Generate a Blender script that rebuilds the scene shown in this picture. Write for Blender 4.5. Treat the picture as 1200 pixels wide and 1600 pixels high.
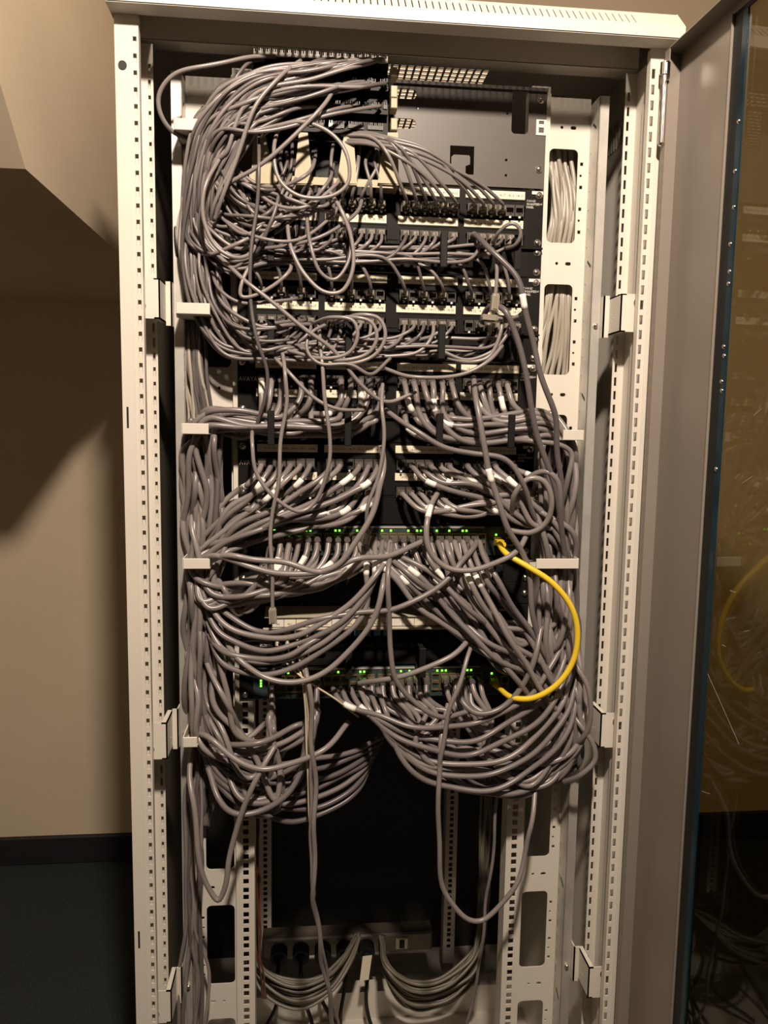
import bpy, math, random
import numpy as np
from mathutils import Vector, Matrix
from mathutils.geometry import tessellate_polygon

for o in list(bpy.data.objects):
    bpy.data.objects.remove(o)
SC = bpy.context.scene
COL = SC.collection
random.seed(7)
R = random.uniform

# ---------------------------------------------------------------- camera
YAW, PIT, ROL = .0977, .1112, .0153
CAM = np.array([-.1282, -1.139, 1.45])
FPX = 1200.0
cf = np.array([math.sin(YAW)*math.cos(PIT), math.cos(YAW)*math.cos(PIT), -math.sin(PIT)])
r0 = np.array([math.cos(YAW), -math.sin(YAW), 0]); u0 = np.cross(r0, cf)
cr = math.cos(ROL)*r0 + math.sin(ROL)*u0
cu = -math.sin(ROL)*r0 + math.cos(ROL)*u0
cd = bpy.data.cameras.new('camera'); cam = bpy.data.objects.new('camera', cd); COL.objects.link(cam)
cd.sensor_fit = 'VERTICAL'; cd.sensor_height = 24; cd.sensor_width = 18; cd.lens = 24*FPX/1600
cd.clip_start = .02
cam.matrix_world = Matrix([[cr[0], cu[0], -cf[0], CAM[0]], [cr[1], cu[1], -cf[1], CAM[1]],
                           [cr[2], cu[2], -cf[2], CAM[2]], [0, 0, 0, 1]])
SC.camera = cam

def A(px, py, y):
    """point of the place seen at photo position (px, py), standing at depth y"""
    d = cf + cr*(px-600)/FPX - cu*(py-800)/FPX
    return CAM + d*((y-CAM[1])/d[1])

# ---------------------------------------------------------------- light and exposure
w = bpy.data.worlds.new('world'); SC.world = w; w.use_nodes = True
w.node_tree.nodes['Background'].inputs[0].default_value = (.05, .045, .04, 1)
w.node_tree.nodes['Background'].inputs[1].default_value = .2
ld = bpy.data.lights.new('ceiling_lamp_light', 'AREA'); ld.shape = 'DISK'; ld.size = .10
ld.energy = 45; ld.color = (1, .83, .675)
lo = bpy.data.objects.new('ceiling_lamp_light', ld); COL.objects.link(lo)
lo.location = (-.055, -1.146, 2.525); lo.rotation_euler = (math.radians(40), 0, 0)
SC.view_settings.view_transform = 'Standard'
SC.view_settings.look = 'None'
SC.view_settings.gamma = 1
SC.view_settings.use_curve_mapping = False
SC.view_settings.exposure = 0.0

# ---------------------------------------------------------------- materials
MATS = {}
def mat(name, rgb, rough=.5, metal=0, var=0, scale=30, bump=0, emit=None, estr=0, trans=0, spec=.5, detail=4):
    m = bpy.data.materials.new(name); m.use_nodes = True
    nt = m.node_tree; b = nt.nodes['Principled BSDF']
    b.inputs['Base Color'].default_value = (*rgb, 1)
    b.inputs['Roughness'].default_value = rough
    b.inputs['Metallic'].default_value = metal
    b.inputs['Specular IOR Level'].default_value = spec
    if trans: b.inputs['Transmission Weight'].default_value = trans
    if emit:
        b.inputs['Emission Color'].default_value = (*emit, 1); b.inputs['Emission Strength'].default_value = estr
    if var or bump:
        tc = nt.nodes.new('ShaderNodeTexCoord'); n = nt.nodes.new('ShaderNodeTexNoise')
        n.inputs['Scale'].default_value = scale; n.inputs['Detail'].default_value = detail
        nt.links.new(tc.outputs['Object'], n.inputs['Vector'])
        if var:
            r = nt.nodes.new('ShaderNodeValToRGB')
            r.color_ramp.elements[0].position = .3; r.color_ramp.elements[1].position = .7
            r.color_ramp.elements[0].color = (*[max(0, c*(1-var)) for c in rgb], 1)
            r.color_ramp.elements[1].color = (*[min(1, c*(1+var)) for c in rgb], 1)
            nt.links.new(n.outputs['Fac'], r.inputs['Fac']); nt.links.new(r.outputs['Color'], b.inputs['Base Color'])
        if bump:
            bp = nt.nodes.new('ShaderNodeBump'); bp.inputs['Strength'].default_value = bump
            bp.inputs['Distance'].default_value = .002
            nt.links.new(n.outputs['Fac'], bp.inputs['Height']); nt.links.new(bp.outputs['Normal'], b.inputs['Normal'])
    MATS[name] = m
    return m
mat('wall_paint', (.69, .575, .425), .8, var=.04, scale=3, bump=.05)
mat('soffit_paint', (.69, .575, .425), .8, var=.05, scale=4, bump=.08)
mat('carpet', (.032, .038, .035), .95, var=.35, scale=220, bump=.25, spec=.1)
mat('ceiling_paint', (.5, .47, .41), .9)
mat('skirting', (.012, .011, .014), .6)
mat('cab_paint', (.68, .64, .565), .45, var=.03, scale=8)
mat('door_paint', (.235, .203, .170), .38, var=.03, scale=4)
mat('zinc', (.58, .56, .52), .42, metal=.55, var=.1, scale=25)
mat('bay_shade', (.11, .097, .075), .6)  # dark brown carrying the shade of the left bay
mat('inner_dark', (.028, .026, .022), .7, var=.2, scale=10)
mat('plate_grey', (.085, .072, .061), .45, var=.05, scale=12)
mat('panel_black', (.011, .0100, .009), .5, var=.15, scale=40, spec=.12)
mat('black_plastic', (.011, .0105, .010), .5, spec=.2)
mat('rubber', (.008, .008, .008), .6)
mat('label_paper', (.80, .74, .58), .6, var=.06, scale=30)
mat('ink', (.06, .05, .045), .7)
mat('white_print', (.75, .72, .66), .6)
mat('jack_shell', (.045, .040, .034), .5, var=.2, scale=60)
mat('jack_gold', (.32, .25, .12), .35, metal=.7)
mat('screw_metal', (.75, .70, .62), .25, metal=1)
mat('chrome', (.78, .75, .72), .16, metal=1)
mat('cable_grey', (.185, .163, .160), .32, var=.05, scale=30)
mat('cable_grey_light', (.235, .208, .20), .30, var=.05, scale=30)
mat('cable_grey_dark', (.115, .100, .100), .36, var=.06, scale=30)
mat('cable_pale', (.40, .365, .305), .35, var=.05, scale=30)
mat('cable_yellow', (.82, .58, .035), .35)
mat('cable_black', (.010, .009, .009), .4)
mat('cable_cream', (.62, .54, .40), .4)
mat('cable_red', (.16, .050, .018), .5)
mat('sleeve_white', (.85, .83, .78), .45)
mat('plug_clear', (.40, .36, .29), .2, trans=.3)
mat('plug_dark', (.13, .115, .095), .25)
mat('ivory', (.42, .36, .23), .5, var=.04, scale=20)
mat('clip_white', (.80, .76, .70), .4)
mat('switch_teal', (.030, .050, .052), .4, var=.1, scale=20)
mat('brass_shell', (.50, .40, .20), .3, metal=.8)
mat('led_green', (.1, .7, .05), .4, emit=(.25, 1.0, .05), estr=2.2)
mat('led_off', (.05, .07, .05), .4)
mat('fibre_blue', (.10, .30, .44), .4)
mat('beige_strip', (.42, .385, .30), .5, var=.08, scale=20)
mat('dull_plastic', (.15, .13, .10), .5)
mat('wire_dull', (.17, .155, .12), .4)
mat('reflected_blue', (.006, .024, .036), .3, var=.3, scale=30)
mat('scratch_mat', (.4, .37, .30), .5)
# tinted glass pane: fresnel mix of tinted see-through and mirror
gm = bpy.data.materials.new('tinted_glass'); gm.use_nodes = True; MATS['tinted_glass'] = gm
nt = gm.node_tree; nt.nodes.clear()
out = nt.nodes.new('ShaderNodeOutputMaterial'); mx = nt.nodes.new('ShaderNodeMixShader')
lw = nt.nodes.new('ShaderNodeLayerWeight'); lw.inputs[0].default_value = .5
pw = nt.nodes.new('ShaderNodeMath'); pw.operation = 'POWER'; pw.inputs[1].default_value = 5
fr = nt.nodes.new('ShaderNodeMath'); fr.operation = 'MULTIPLY_ADD'; fr.inputs[1].default_value = .96; fr.inputs[2].default_value = .04
nt.links.new(lw.outputs['Facing'], pw.inputs[0]); nt.links.new(pw.outputs[0], fr.inputs[0])
tr = nt.nodes.new('ShaderNodeBsdfTransparent'); tr.inputs[0].default_value = (.60, .56, .42, 1)
gl = nt.nodes.new('ShaderNodeBsdfGlossy'); gl.inputs['Roughness'].default_value = .02
nt.links.new(fr.outputs[0], mx.inputs[0]); nt.links.new(tr.outputs[0], mx.inputs[1])
nt.links.new(gl.outputs[0], mx.inputs[2]); nt.links.new(mx.outputs[0], out.inputs[0])

# ---------------------------------------------------------------- mesh helpers
class MB:
    def __init__(s): s.v = []; s.f = []; s.m = []; s.sm = []
    def add(s, v, f, mi=0, smooth=False):
        k = len(s.v); s.v += [tuple(p) for p in v]
        s.f += [tuple(i+k for i in q) for q in f]; s.m += [mi]*len(f); s.sm += [smooth]*len(f); return s
    def box(s, x0, x1, y0, y1, z0, z1, mi=0):
        v = [(x, y, z) for x in (x0, x1) for y in (y0, y1) for z in (z0, z1)]
        f = [(0, 1, 3, 2), (4, 6, 7, 5), (0, 4, 5, 1), (2, 3, 7, 6), (0, 2, 6, 4), (1, 5, 7, 3)]
        return s.add(v, f, mi)
    def hexa(s, v, mi=0):      # eight corners: bottom ring 0-3, top ring 4-7
        return s.add(v, [(3, 2, 1, 0), (4, 5, 6, 7), (0, 1, 5, 4), (1, 2, 6, 5), (2, 3, 7, 6), (3, 0, 4, 7)], mi)
    def bbox(s, x0, x1, y0, y1, z0, z1, b=.001, mi=0):   # box with bevelled front outline (front = y0)
        v = [(x0, y1, z0), (x1, y1, z0), (x1, y1, z1), (x0, y1, z1),
             (x0, y0+b, z0), (x1, y0+b, z0), (x1, y0+b, z1), (x0, y0+b, z1),
             (x0+b, y0, z0+b), (x1-b, y0, z0+b), (x1-b, y0, z1-b), (x0+b, y0, z1-b)]
        f = [(0, 3, 2, 1), (8, 9, 10, 11)]
        for k in range(4):
            j = (k+1) % 4
            f += [(k, j, 4+j, 4+k), (4+k, 4+j, 8+j, 8+k)]
        return s.add(v, f, mi)
    def cyl(s, p0, p1, r, n=12, mi=0, r1=None, cap=True, smooth=True):
        p0 = Vector(p0); p1 = Vector(p1); d = (p1-p0).normalized(); r1 = r if r1 is None else r1
        a = d.orthogonal().normalized(); b = d.cross(a); v = []
        for k in range(n):
            t = 2*math.pi*k/n; e = a*math.cos(t)+b*math.sin(t)
            v += [p0+e*r, p1+e*r1]
        s.add(v, [(2*k, 2*((k+1) % n), 2*((k+1) % n)+1, 2*k+1) for k in range(n)], mi, smooth)
        if cap: s.add(v, [tuple(2*k for k in range(n))[::-1], tuple(2*k+1 for k in range(n))], mi)
        return s
    def dome(s, c, r, h, axis=(0, -1, 0), n=14, mi=0):
        c = Vector(c); d = Vector(axis).normalized(); a = d.orthogonal().normalized(); b = d.cross(a)
        v = []; rings = 4
        for i in range(rings):
            t = i/rings*math.pi/2
            for k in range(n):
                q = 2*math.pi*k/n
                v.append(c+(a*math.cos(q)+b*math.sin(q))*r*math.cos(t)+d*h*math.sin(t))
        v.append(c+d*h); f = []
        for i in range(rings-1):
            for k in range(n):
                j = (k+1) % n; f.append((i*n+k, i*n+j, i*n+n+j, i*n+n+k))
        for k in range(n): f.append(((rings-1)*n+k, (rings-1)*n+(k+1) % n, rings*n))
        return s.add(v, f, mi, True)
    def plate(s, outer, holes, t, o, ex, ey, en, mi=0):
        """sheet of thickness t with holes; 2-D outlines placed at o + u*ex + v*ey, thickness along en"""
        o, ex, ey, en = map(Vector, (o, ex, ey, en))
        loops = [outer]+holes
        tri = tessellate_polygon([[Vector((p[0], p[1], 0)) for p in lp] for lp in loops])
        flat = [p for lp in loops for p in lp]; N = len(flat)
        v = [o+ex*p[0]+ey*p[1] for p in flat]; v += [q+en*t for q in v[:N]]
        f = [tuple(q) for q in tri]+[(c+N, b+N, a+N) for a, b, c in tri]
        k = 0
        for lp in loops:
            n = len(lp)
            f += [(k+i, k+(i+1) % n, k+(i+1) % n+N, k+i+N) for i in range(n)]
            k += n
        return s.add(v, f, mi)
    def grid(s, outer, holes, t, o, ex, ey, en, mi=0):
        """sheet with rectangular holes (outer and holes as x0,x1,y0,y1), cut on a grid"""
        o, ex, ey, en = map(Vector, (o, ex, ey, en))
        rd = lambda a: round(a, 5)
        holes = [tuple(map(rd, h)) for h in holes]; outer = tuple(map(rd, outer))
        xs = sorted({outer[0], outer[1]} | {h[0] for h in holes} | {h[1] for h in holes})
        ys = sorted({outer[2], outer[3]} | {h[2] for h in holes} | {h[3] for h in holes})
        xi = {a: i for i, a in enumerate(xs)}; yi = {a: i for i, a in enumerate(ys)}
        full = np.ones((len(xs)-1, len(ys)-1), bool)
        for h in holes: full[xi[h[0]]:xi[h[1]], yi[h[2]]:yi[h[3]]] = False
        nx, ny = len(xs), len(ys); N = nx*ny
        v = [o+ex*a+ey*b for a in xs for b in ys]; v += [q+en*t for q in v[:N]]
        f = []; I = lambda i, j: i*ny+j
        ok = lambda i, j: 0 <= i < nx-1 and 0 <= j < ny-1 and full[i, j]
        for i in range(nx-1):
            for j in range(ny-1):
                if not full[i, j]: continue
                a, b, c, d = I(i, j), I(i+1, j), I(i+1, j+1), I(i, j+1)
                f += [(a, b, c, d), (d+N, c+N, b+N, a+N)]
                if not ok(i-1, j): f.append((d, a, a+N, d+N)[::-1])
                if not ok(i+1, j): f.append((b, c, c+N, b+N)[::-1])
                if not ok(i, j-1): f.append((a, b, b+N, a+N)[::-1])
                if not ok(i, j+1): f.append((c, d, d+N, c+N)[::-1])
        return s.add(v, f, mi)
    def mesh(s, name, mats, off=(0, 0, 0)):
        me = bpy.data.meshes.new(name)
        me.from_pydata([(p[0]-off[0], p[1]-off[1], p[2]-off[2]) for p in s.v], [], s.f)
        for m in mats: me.materials.append(MATS[m])
        me.polygons.foreach_set('material_index', s.m); me.polygons.foreach_set('use_smooth', s.sm)
        me.update()
        return me
def rect(x0, x1, y0, y1): return [(x0, y0), (x1, y0), (x1, y1), (x0, y1)]
def rrect(x0, x1, y0, y1, r, n=4):
    o = []
    for cx, cy, a in ((x1-r, y0+r, -90), (x1-r, y1-r, 0), (x0+r, y1-r, 90), (x0+r, y0+r, 180)):
        for k in range(n+1):
            t = math.radians(a+90*k/n); o.append((cx+r*math.cos(t), cy+r*math.sin(t)))
    return o
def circ(x, y, r, n=10): return [(x+r*math.cos(2*math.pi*k/n), y+r*math.sin(2*math.pi*k/n)) for k in range(n)]
def oval(x, y, w, h, n=5):
    return rrect(x-w/2, x+w/2, y-h/2, y+h/2, min(w, h)/2-1e-5, n)

ROOTLOC = {}
def tag(o, label=None, cat=None, group=None, kind=None):
    if label: o['label'] = label
    if cat: o['category'] = cat
    if group: o['group'] = group
    if kind: o['kind'] = kind
    return o
def empty(name, loc, label=None, cat=None, group=None, kind=None):
    o = bpy.data.objects.new(name, None); COL.objects.link(o); o.location = loc
    o.empty_display_size = .05; ROOTLOC[o.name] = Vector(loc)
    return tag(o, label, cat, group, kind)
def base_of(p):
    return ROOTLOC.get(p.name, Vector((0, 0, 0))) if p else Vector((0, 0, 0))
def part(name, mb, mats, parent=None, label=None):
    """mesh given in world coordinates, linked under parent"""
    if isinstance(mats, str): mats = [mats]
    b = base_of(parent)
    o = bpy.data.objects.new(name, mb.mesh(name, mats, b)); COL.objects.link(o)
    if parent: o.parent = parent; ROOTLOC[o.name] = b
    return tag(o, label)
def inst(name, me, loc, parent, rot=None, label=None):
    o = bpy.data.objects.new(name, me); COL.objects.link(o)
    M = Matrix.Translation(Vector(loc)-base_of(parent))
    if rot is not None: M = M @ rot.to_4x4()
    o.location = M.to_translation(); o.rotation_euler = M.to_euler()
    if parent: o.parent = parent; ROOTLOC[o.name] = Vector(loc)
    return tag(o, label)
TEXTS = []
def text(body, size, loc, parent, matname='ink', name='lettering', width=None, align='CENTER', tilt=0):
    """flat print facing the front (-y)"""
    cu_ = bpy.data.curves.new('txt', 'FONT'); cu_.body = body; cu_.size = size; cu_.resolution_u = 1
    cu_.align_x = align; cu_.align_y = 'CENTER'; cu_.extrude = .0001
    o = bpy.data.objects.new('txt_tmp', cu_); COL.objects.link(o)
    TEXTS.append((o, cu_, Vector(loc), parent, matname, name, width, tilt))
def flush_texts():
    dg = bpy.context.evaluated_depsgraph_get(); dg.update()
    for o, c, loc, parent, mn, name, width, tilt in TEXTS:
        me = bpy.data.meshes.new_from_object(o.evaluated_get(dg)); me.name = name
        xs = [v.co.x for v in me.vertices]
        if width and xs:
            k = width/(max(xs)-min(xs))
            for v in me.vertices: v.co.x *= k
        me.materials.clear(); me.materials.append(MATS[mn])
        bpy.data.objects.remove(o); bpy.data.curves.remove(c)
        inst(name, me, loc, parent, Matrix.Rotation(math.pi/2, 3, 'X') @ Matrix.Rotation(tilt, 3, 'Z'))

# ---------------------------------------------------------------- the room
def struct(name, mb, m): return tag(part(name, mb, m), kind='structure')
WY = 1.35
struct('floor', MB().box(-2.1, 1.9, -4.6, WY+.05, -.05, 0), 'carpet')
struct('wall_back', MB().box(-2.1, 1.9, WY, WY+.08, 0, 2.9), 'wall_paint')
struct('wall_left', MB().box(-2.18, -2.1, -4.6, WY+.08, 0, 2.9), 'wall_paint')
struct('wall_right', MB().box(1.9, 1.98, -4.6, WY+.08, 0, 2.9), 'wall_paint')
struct('wall_front', MB().box(-2.1, 1.9, -4.68, -4.6, 0, 2.9), 'wall_paint')
struct('ceiling', MB().box(-2.18, 1.98, -4.68, WY+.08, 2.9, 2.96), 'ceiling_paint')
struct('baseboard_back', MB().bbox(-2.1, 1.9, WY-.014, WY, 0, .094, .004), 'skirting')
# boxed-in soffit beside the cabinet: flat underside, front end leaning out towards the room
SX, SZ = -.54, 1.813
sb = MB(); e = [(-.0, 0)]
for x in (-2.1, SX):
    sb.v += [(x, .069, SZ), (x, WY, SZ), (x, WY, 2.9), (x, -1.05, 2.9)]
sb.f = [(0, 3, 2, 1), (4, 5, 6, 7), (0, 1, 5, 4), (3, 0, 4, 7), (1, 2, 6, 5), (2, 3, 7, 6)]; sb.m = [0]*6; sb.sm = [False]*6
struct('trim_1', sb, 'soffit_paint')

# ---------------------------------------------------------------- the cabinet
CAB = empty('server_cabinet', (0, .38, 0), 'tall light grey network cabinet with open glass door, packed with grey cables', 'cabinet')
ZT = 2.0
def slots(u0, u1, z0, z1, pitch=.0219, h=.0135):
    n = int((z1-z0)/pitch); return [(u0, u1, z0+k*pitch, z0+k*pitch+h) for k in range(n)]
for s in (-1, 1):
    m = MB()
    X = lambda a: s*a
    # front flange with the row of slots, shallow rib, web, rear slotted flange
    ho = slots(.3652, .3702, .0535, 1.999)
    m.grid((.3625, .3945, .03, ZT), ho, .002, (0, 0, 0), (s, 0, 0), (0, 0, 1), (0, 1, 0))
    m.box(*sorted((X(.3755), X(.3775))), -.0012, 0, .03, ZT-.02)
    m.box(*sorted((X(.3925), X(.3945))), .002, .10, .03, ZT)
    m.box(*sorted((X(.3625), X(.3640))), .002, .012, .03, ZT)
    if s < 0: m.box(-.3715, -.3642, .0065, .0080, .03, ZT).box(-.3680, -.3612, .0865, .0880, .03, ZT)
    m.box(*sorted((X(.3770), X(.3790))), .006, .080, .03, ZT)
    m.box(*sorted((X(.3725), X(.3770))), .040, .046, .03, ZT-.06)
    m.grid((.3590, .3775, .03, ZT), slots(.3625, .3665, .0535, 1.999), .002, (0, .080, 0), (s, 0, 0), (0, 0, 1), (0, 1, 0))
    fp = part('front_post', m, 'cab_paint', CAB, 'slotted light grey post at the cabinet front')
    if s < 0:
        part('bolt_hole', MB().cyl((-.3845, -.0010, 1.934), (-.3845, .001, 1.934), .0060, 16, cap=False).cyl((-.3845, -.0004, 1.934), (-.3845, 0, 1.934), .0056, 16), ['rubber'], fp)
        part('catch_slot', MB().bbox(-.3890, -.3862, -.0006, 0, 1.442, 1.472, .0002), 'rubber', fp)
        part('catch_slot', MB().bbox(-.3890, -.3862, -.0006, 0, .640, .668, .0002), 'rubber', fp)
    # side panel; the left one has the bay's shade put into its colour
    part('side_panel', MB().box(*sorted((X(.396), X(.399))), .10, .80, .03, ZT).box(*sorted((X(.378), X(.396))), .085, .105, .03, ZT), 'bay_shade' if s < 0 else 'cab_paint', CAB)
    if s > 0:
        g = MB()
        for k in range(16): g.box(.3935, .396, .112+k*.011, .115+k*.011, 1.93, 1.975)
        part('side_vent', g, 'beige_strip', CAB)
# roof cover: overhanging lip, sloped part with slits
rc = MB()
perf = [(-.170+i*.0127, -.170+i*.0127+.0088, .178+j*.0143, .178+j*.0143+.0108) for i in range(27) for j in range(22)]
rc.grid((-.3985, .3985, .0, .82), perf, .0015, (0, 0, 2.0462), (1, 0, 0), (0, 1, 0), (0, 0, 1))
rc.box(-.3985, .3985, -.030, -.028, 2.0005, 2.0175)
rc.box(-.3985, .3985, -.030, .0, 2.0, 2.002)
ln = math.hypot(.03, .0305)
sl = []
nsl = 74
for k in range(nsl):
    x = -.375+k*.0096
    if abs(x) < .34 or True:
        if -.34 < x < .332: sl.append(rect(x, x+.0018, .003, ln-.010))
rc.plate(rect(-.3985, .3985, 0, ln), sl, .0015, (0, -.030, 2.0172), (1, 0, 0), (0, .03/ln, .0305/ln), (0, .7, -.7))
for s in (-1, 1):
    rc.add([(s*.3985, -.03, 2.0), (s*.3985, .82, 2.0), (s*.3985, .82, 2.049), (s*.3985, 0, 2.049), (s*.3985, -.03, 2.0175)], [(0, 1, 2, 3, 4)])
rc.box(-.3985, .3985, .80, .82, 2.0, 2.049)
part('roof_cover', rc, 'cab_paint', CAB, 'light grey roof cover with a row of vent slits along its sloping front')
lt = MB().box(-.378, .378, .080, .084, 2.006, 2.046).box(-.378, .378, .080, .11, 2.005, 2.007)
lt.box(-.20, -.175, .0785, .080, 2.007, 2.012).box(.185, .21, .0785, .080, 2.007, 2.012)
part('lintel', lt, 'cab_paint', CAB)
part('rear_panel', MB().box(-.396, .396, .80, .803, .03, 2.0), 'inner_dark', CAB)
bs = MB().box(-.3985, .3985, 0, .80, 0, .03).box(-.396, .396, .56, .60, .03, .10).box(-.396, .396, .05, .09, .03, .09)
part('base_plate', bs, 'cab_paint', CAB)

# 19-inch rails with cage-nut holes
U = .04445
for s in (-1, 1):
    ho = []
    z = .12
    while z < 1.98:
        for dz in (.0064, .0223, .0381):
            if z+dz < 1.975: ho.append((.2325-.0047, .2325+.0047, z+dz-.0047, z+dz+.0047))
        z += U
    for yy, nm in ((.107, 'mounting_rail'), (.67, 'rear_rail')):
        m = MB().grid((.218, .2475, .08, 1.985), ho, .002, (0, yy, 0), (s, 0, 0), (0, 0, 1), (0, 1, 0))
        m.box(*sorted((s*.218, s*.220)), yy+.002, yy+.035, .08, 1.985)
        part(nm, m, 'cab_paint', CAB)
    # cable-way plate beside the rail: tall cut-outs, small holes, zinc flange
    ho = []
    for k in range(9):
        zt = 1.897-k*.2117
        ho.append(rrect(.253, .3005, max(zt-.146, .10), zt, .008))
        for dz, kind in ((-.022, 's'), (-.040, 'c'), (-.058, 's'), (-.092, 's'), (-.110, 'c'), (-.128, 's')):
            if zt+dz > .13:
                ho.append(rect(.3045, .3095, zt+dz-.0027, zt+dz+.0027) if kind == 's' else circ(.306, zt+dz, .0021, 8))
        ho += [circ(.272, zt+.033, .0026, 8), oval(.291, zt+.033, .0095, .0055)]
    m = MB().plate(rect(.2475, .3185, .09, 1.975), ho, .002, (0, .119, 0), (s, 0, 0), (0, 0, 1), (0, 1, 0))
    m.box(*sorted((s*.2475, s*.2490)), .107, .119, .09, 1.975)
    part('cable_way_plate', m, 'cab_paint', CAB, 'pale steel plate with tall rounded cut-outs and small holes')
    ho = slots(.110, .1135, .12, 1.93, .0292, .018)
    m = MB().grid((.080, .119, .09, 1.965), ho, .0018, (s*.3185, 0, 0), (0, 1, 0), (0, 0, 1), (s, 0, 0))
    m.box(*sorted((s*.3185, s*.334)), .080, .0815, .09, 1.965)
    fl = part('cable_way_flange', m, 'zinc', CAB)
    for k in range(9):
        zt = 1.905-k*.2117+.02; xx = s*.3183; x2 = s*.3179
        part('slanted_slot', MB().hexa([(xx, .090, zt-.006), (xx, .104, zt+.004), (x2, .104, zt+.004), (x2, .090, zt-.006), (xx, .090, zt-.002), (xx, .104, zt+.008), (x2, .104, zt+.008), (x2, .090, zt-.002)]), 'rubber', fl)
    # cross bars that hold the cables in the cable way
    for ax, bx, py in (((272, 312, 194), (275, 328, 482), (284, 326, 670), (286, 328, 881), (286, 308, 1160)) if s < 0 else ((880, 912, 680), (838, 904, 881))):
        q0 = A(ax, py, .024); q1 = A(bx, py, .024); zb = (q0[2]+q1[2])/2; xa, xb = q0[0], q1[0]
        xo = xa if s < 0 else xb
        m = MB().bbox(xa, xb, .0235, .0260, zb-.0080, zb+.0080, .0008)
        m.box(xo-.001, xo+.001, .026, .119, zb-.0080, zb+.0080)
        m.box(xa, xb, .026, .119, zb-.0080, zb-.0068)
        part('cable_bar', m, 'cab_paint', CAB)
    # depth-adjusting brackets between post and cable way
    for z0, z1 in ((1.5994, 1.6562), (.9357, .9936), (.4947, .5502)):
        m = MB()
        m.plate(rect(.3435, .3735, z0, z1), [rect(.3680, .3735-.0005, z0+.034, z0+.042), rrect(.3655, .3730, z0+.012, z0+.022, .002, 2)], .002, (0, .020, 0), (s, 0, 0), (0, 0, 1), (0, 1, 0))
        m.plate(rect(.020, .074, z0, z1), [circ(.045, z0+.026, .0014, 8), circ(.053, z0+.022, .0014, 8)], .002, (s*.3435, 0, 0), (0, 1, 0), (0, 0, 1), (s, 0, 0))
        m.box(*sorted((s*.3435, s*.3520)), .020, .074, z1-.002, z1).box(*sorted((s*.3435, s*.3520)), .020, .074, z0, z0+.002)
        m.box(*sorted((s*.3345, s*.3435)), .066, .069, z0-.004, z1+.004).box(*sorted((s*.3345, s*.3365)), .066, .095, z0-.004, z1+.004)
        b = part('support_bracket', m, 'cab_paint', CAB)
        zz = z0+.044 if s > 0 else z0+.017
        part('bolt', MB().cyl((s*.3700, .020, zz), (s*.3700, .011, zz), .0052, 6, smooth=False).cyl((s*.3700, .021, zz), (s*.3700, .0185, zz), .0072, 14), 'screw_metal', b)
        part('flange_screw', MB().cyl((s*.3265, .0805, z0+.016), (s*.3265, .076, z0+.016), .0035, 10).dome((s*.3265, .076, z0+.016), .0035, .002, n=10), 'screw_metal', b)

# door, swung wide open on the right: pan with rim, stile, glass
DA = math.radians(3.0)
dd = Vector((math.sin(DA), -math.cos(DA), 0)); dn = Vector((-math.cos(DA), -math.sin(DA), 0)); dz_ = Vector((0, 0, 1))
DH = Vector((.3905, -.010, 0))
def DP(u, n, z): return DH+dd*u+dn*n+dz_*z
def dbox(m, u0, u1, n0, n1, z0, z1, mi=0):
    return m.hexa([DP(u0, n0, z0), DP(u1, n0, z0), DP(u1, n1, z0), DP(u0, n1, z0), DP(u0, n0, z1), DP(u1, n0, z1), DP(u1, n1, z1), DP(u0, n1, z1)], mi)
DW, DZ0, DZ1, ST = .79, .06, 1.992, .132
door = MB()
door.plate(rect(0, DW, DZ0, DZ1), [rect(ST, DW-ST, DZ0+.10, DZ1-.012)], .0015, DP(0, -.012, 0), dd, (0, 0, 1), -dn)
dbox(door, 0, DW, -.012, .012, DZ1-.0015, DZ1); dbox(door, 0, DW, -.012, .012, DZ0, DZ0+.0015)
dbox(door, 0, .0015, -.012, .012, DZ0, DZ1); dbox(door, DW-.0015, DW, -.012, .012, DZ0, DZ1)
dbox(door, 0, .014, .0105, .012, DZ0, DZ1)
dbox(door, ST-.0015, ST, -.0135, -.009, DZ0+.10, DZ1-.012)
DOOR = part('door', door, 'door_paint', CAB, 'open grey-brown steel door with a tinted glass pane')
dbm = dbox(MB(), ST-.02, DW-ST+.02, -.0185, -.0145, DZ0+.08, DZ1-.004)
part('glass_pane', dbm, 'tinted_glass', DOOR, 'dark tinted glass reflecting the cabinet')
part('gasket_with_reflection', dbox(dbox(MB(), ST, ST+.020, -.0145, -.0128, DZ0+.10, DZ1-.012), ST, DW-ST, -.0145, -.0128, DZ1-.018, DZ1-.012), 'rubber', DOOR)  # black strip also stands in for the stile's dark reflection in the glass
sl = dbox(MB(), ST+.020, ST+.030, -.0143, -.0118, DZ0+.10, DZ1-.018)  # solid strip in place of the blue adhesive's reflection in the glass
part('sealant_reflection', sl, 'reflected_blue', DOOR, 'blue strip imitating the sealant reflection along the glass edge')
for zz in (1.84, 1.78, 1.735, 1.69, 1.655, 1.64, 1.56, 1.548, 1.515, 1.503, 1.40):
    part('sealant_bead', MB().dome(DP(ST+.025+R(-.002, .003), -.0118, zz), .0032, .0022, tuple(dn), 8), 'chrome', DOOR)
hg = MB().cyl(DP(.010, .016, 1.955), DP(.010, .016, 1.862), .0046, 12).dome(DP(.010, .016, 1.862), .0046, .004, (0, 0, -1), 12)
hg.cyl(DP(.010, .016, 1.972), DP(.010, .016, 1.955), .0068, 12)
dbox(hg, .002, .018, .012, .0165, 1.945, 1.97)
part('hinge_pin', hg, 'chrome', DOOR, 'shiny hinge pin')
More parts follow.
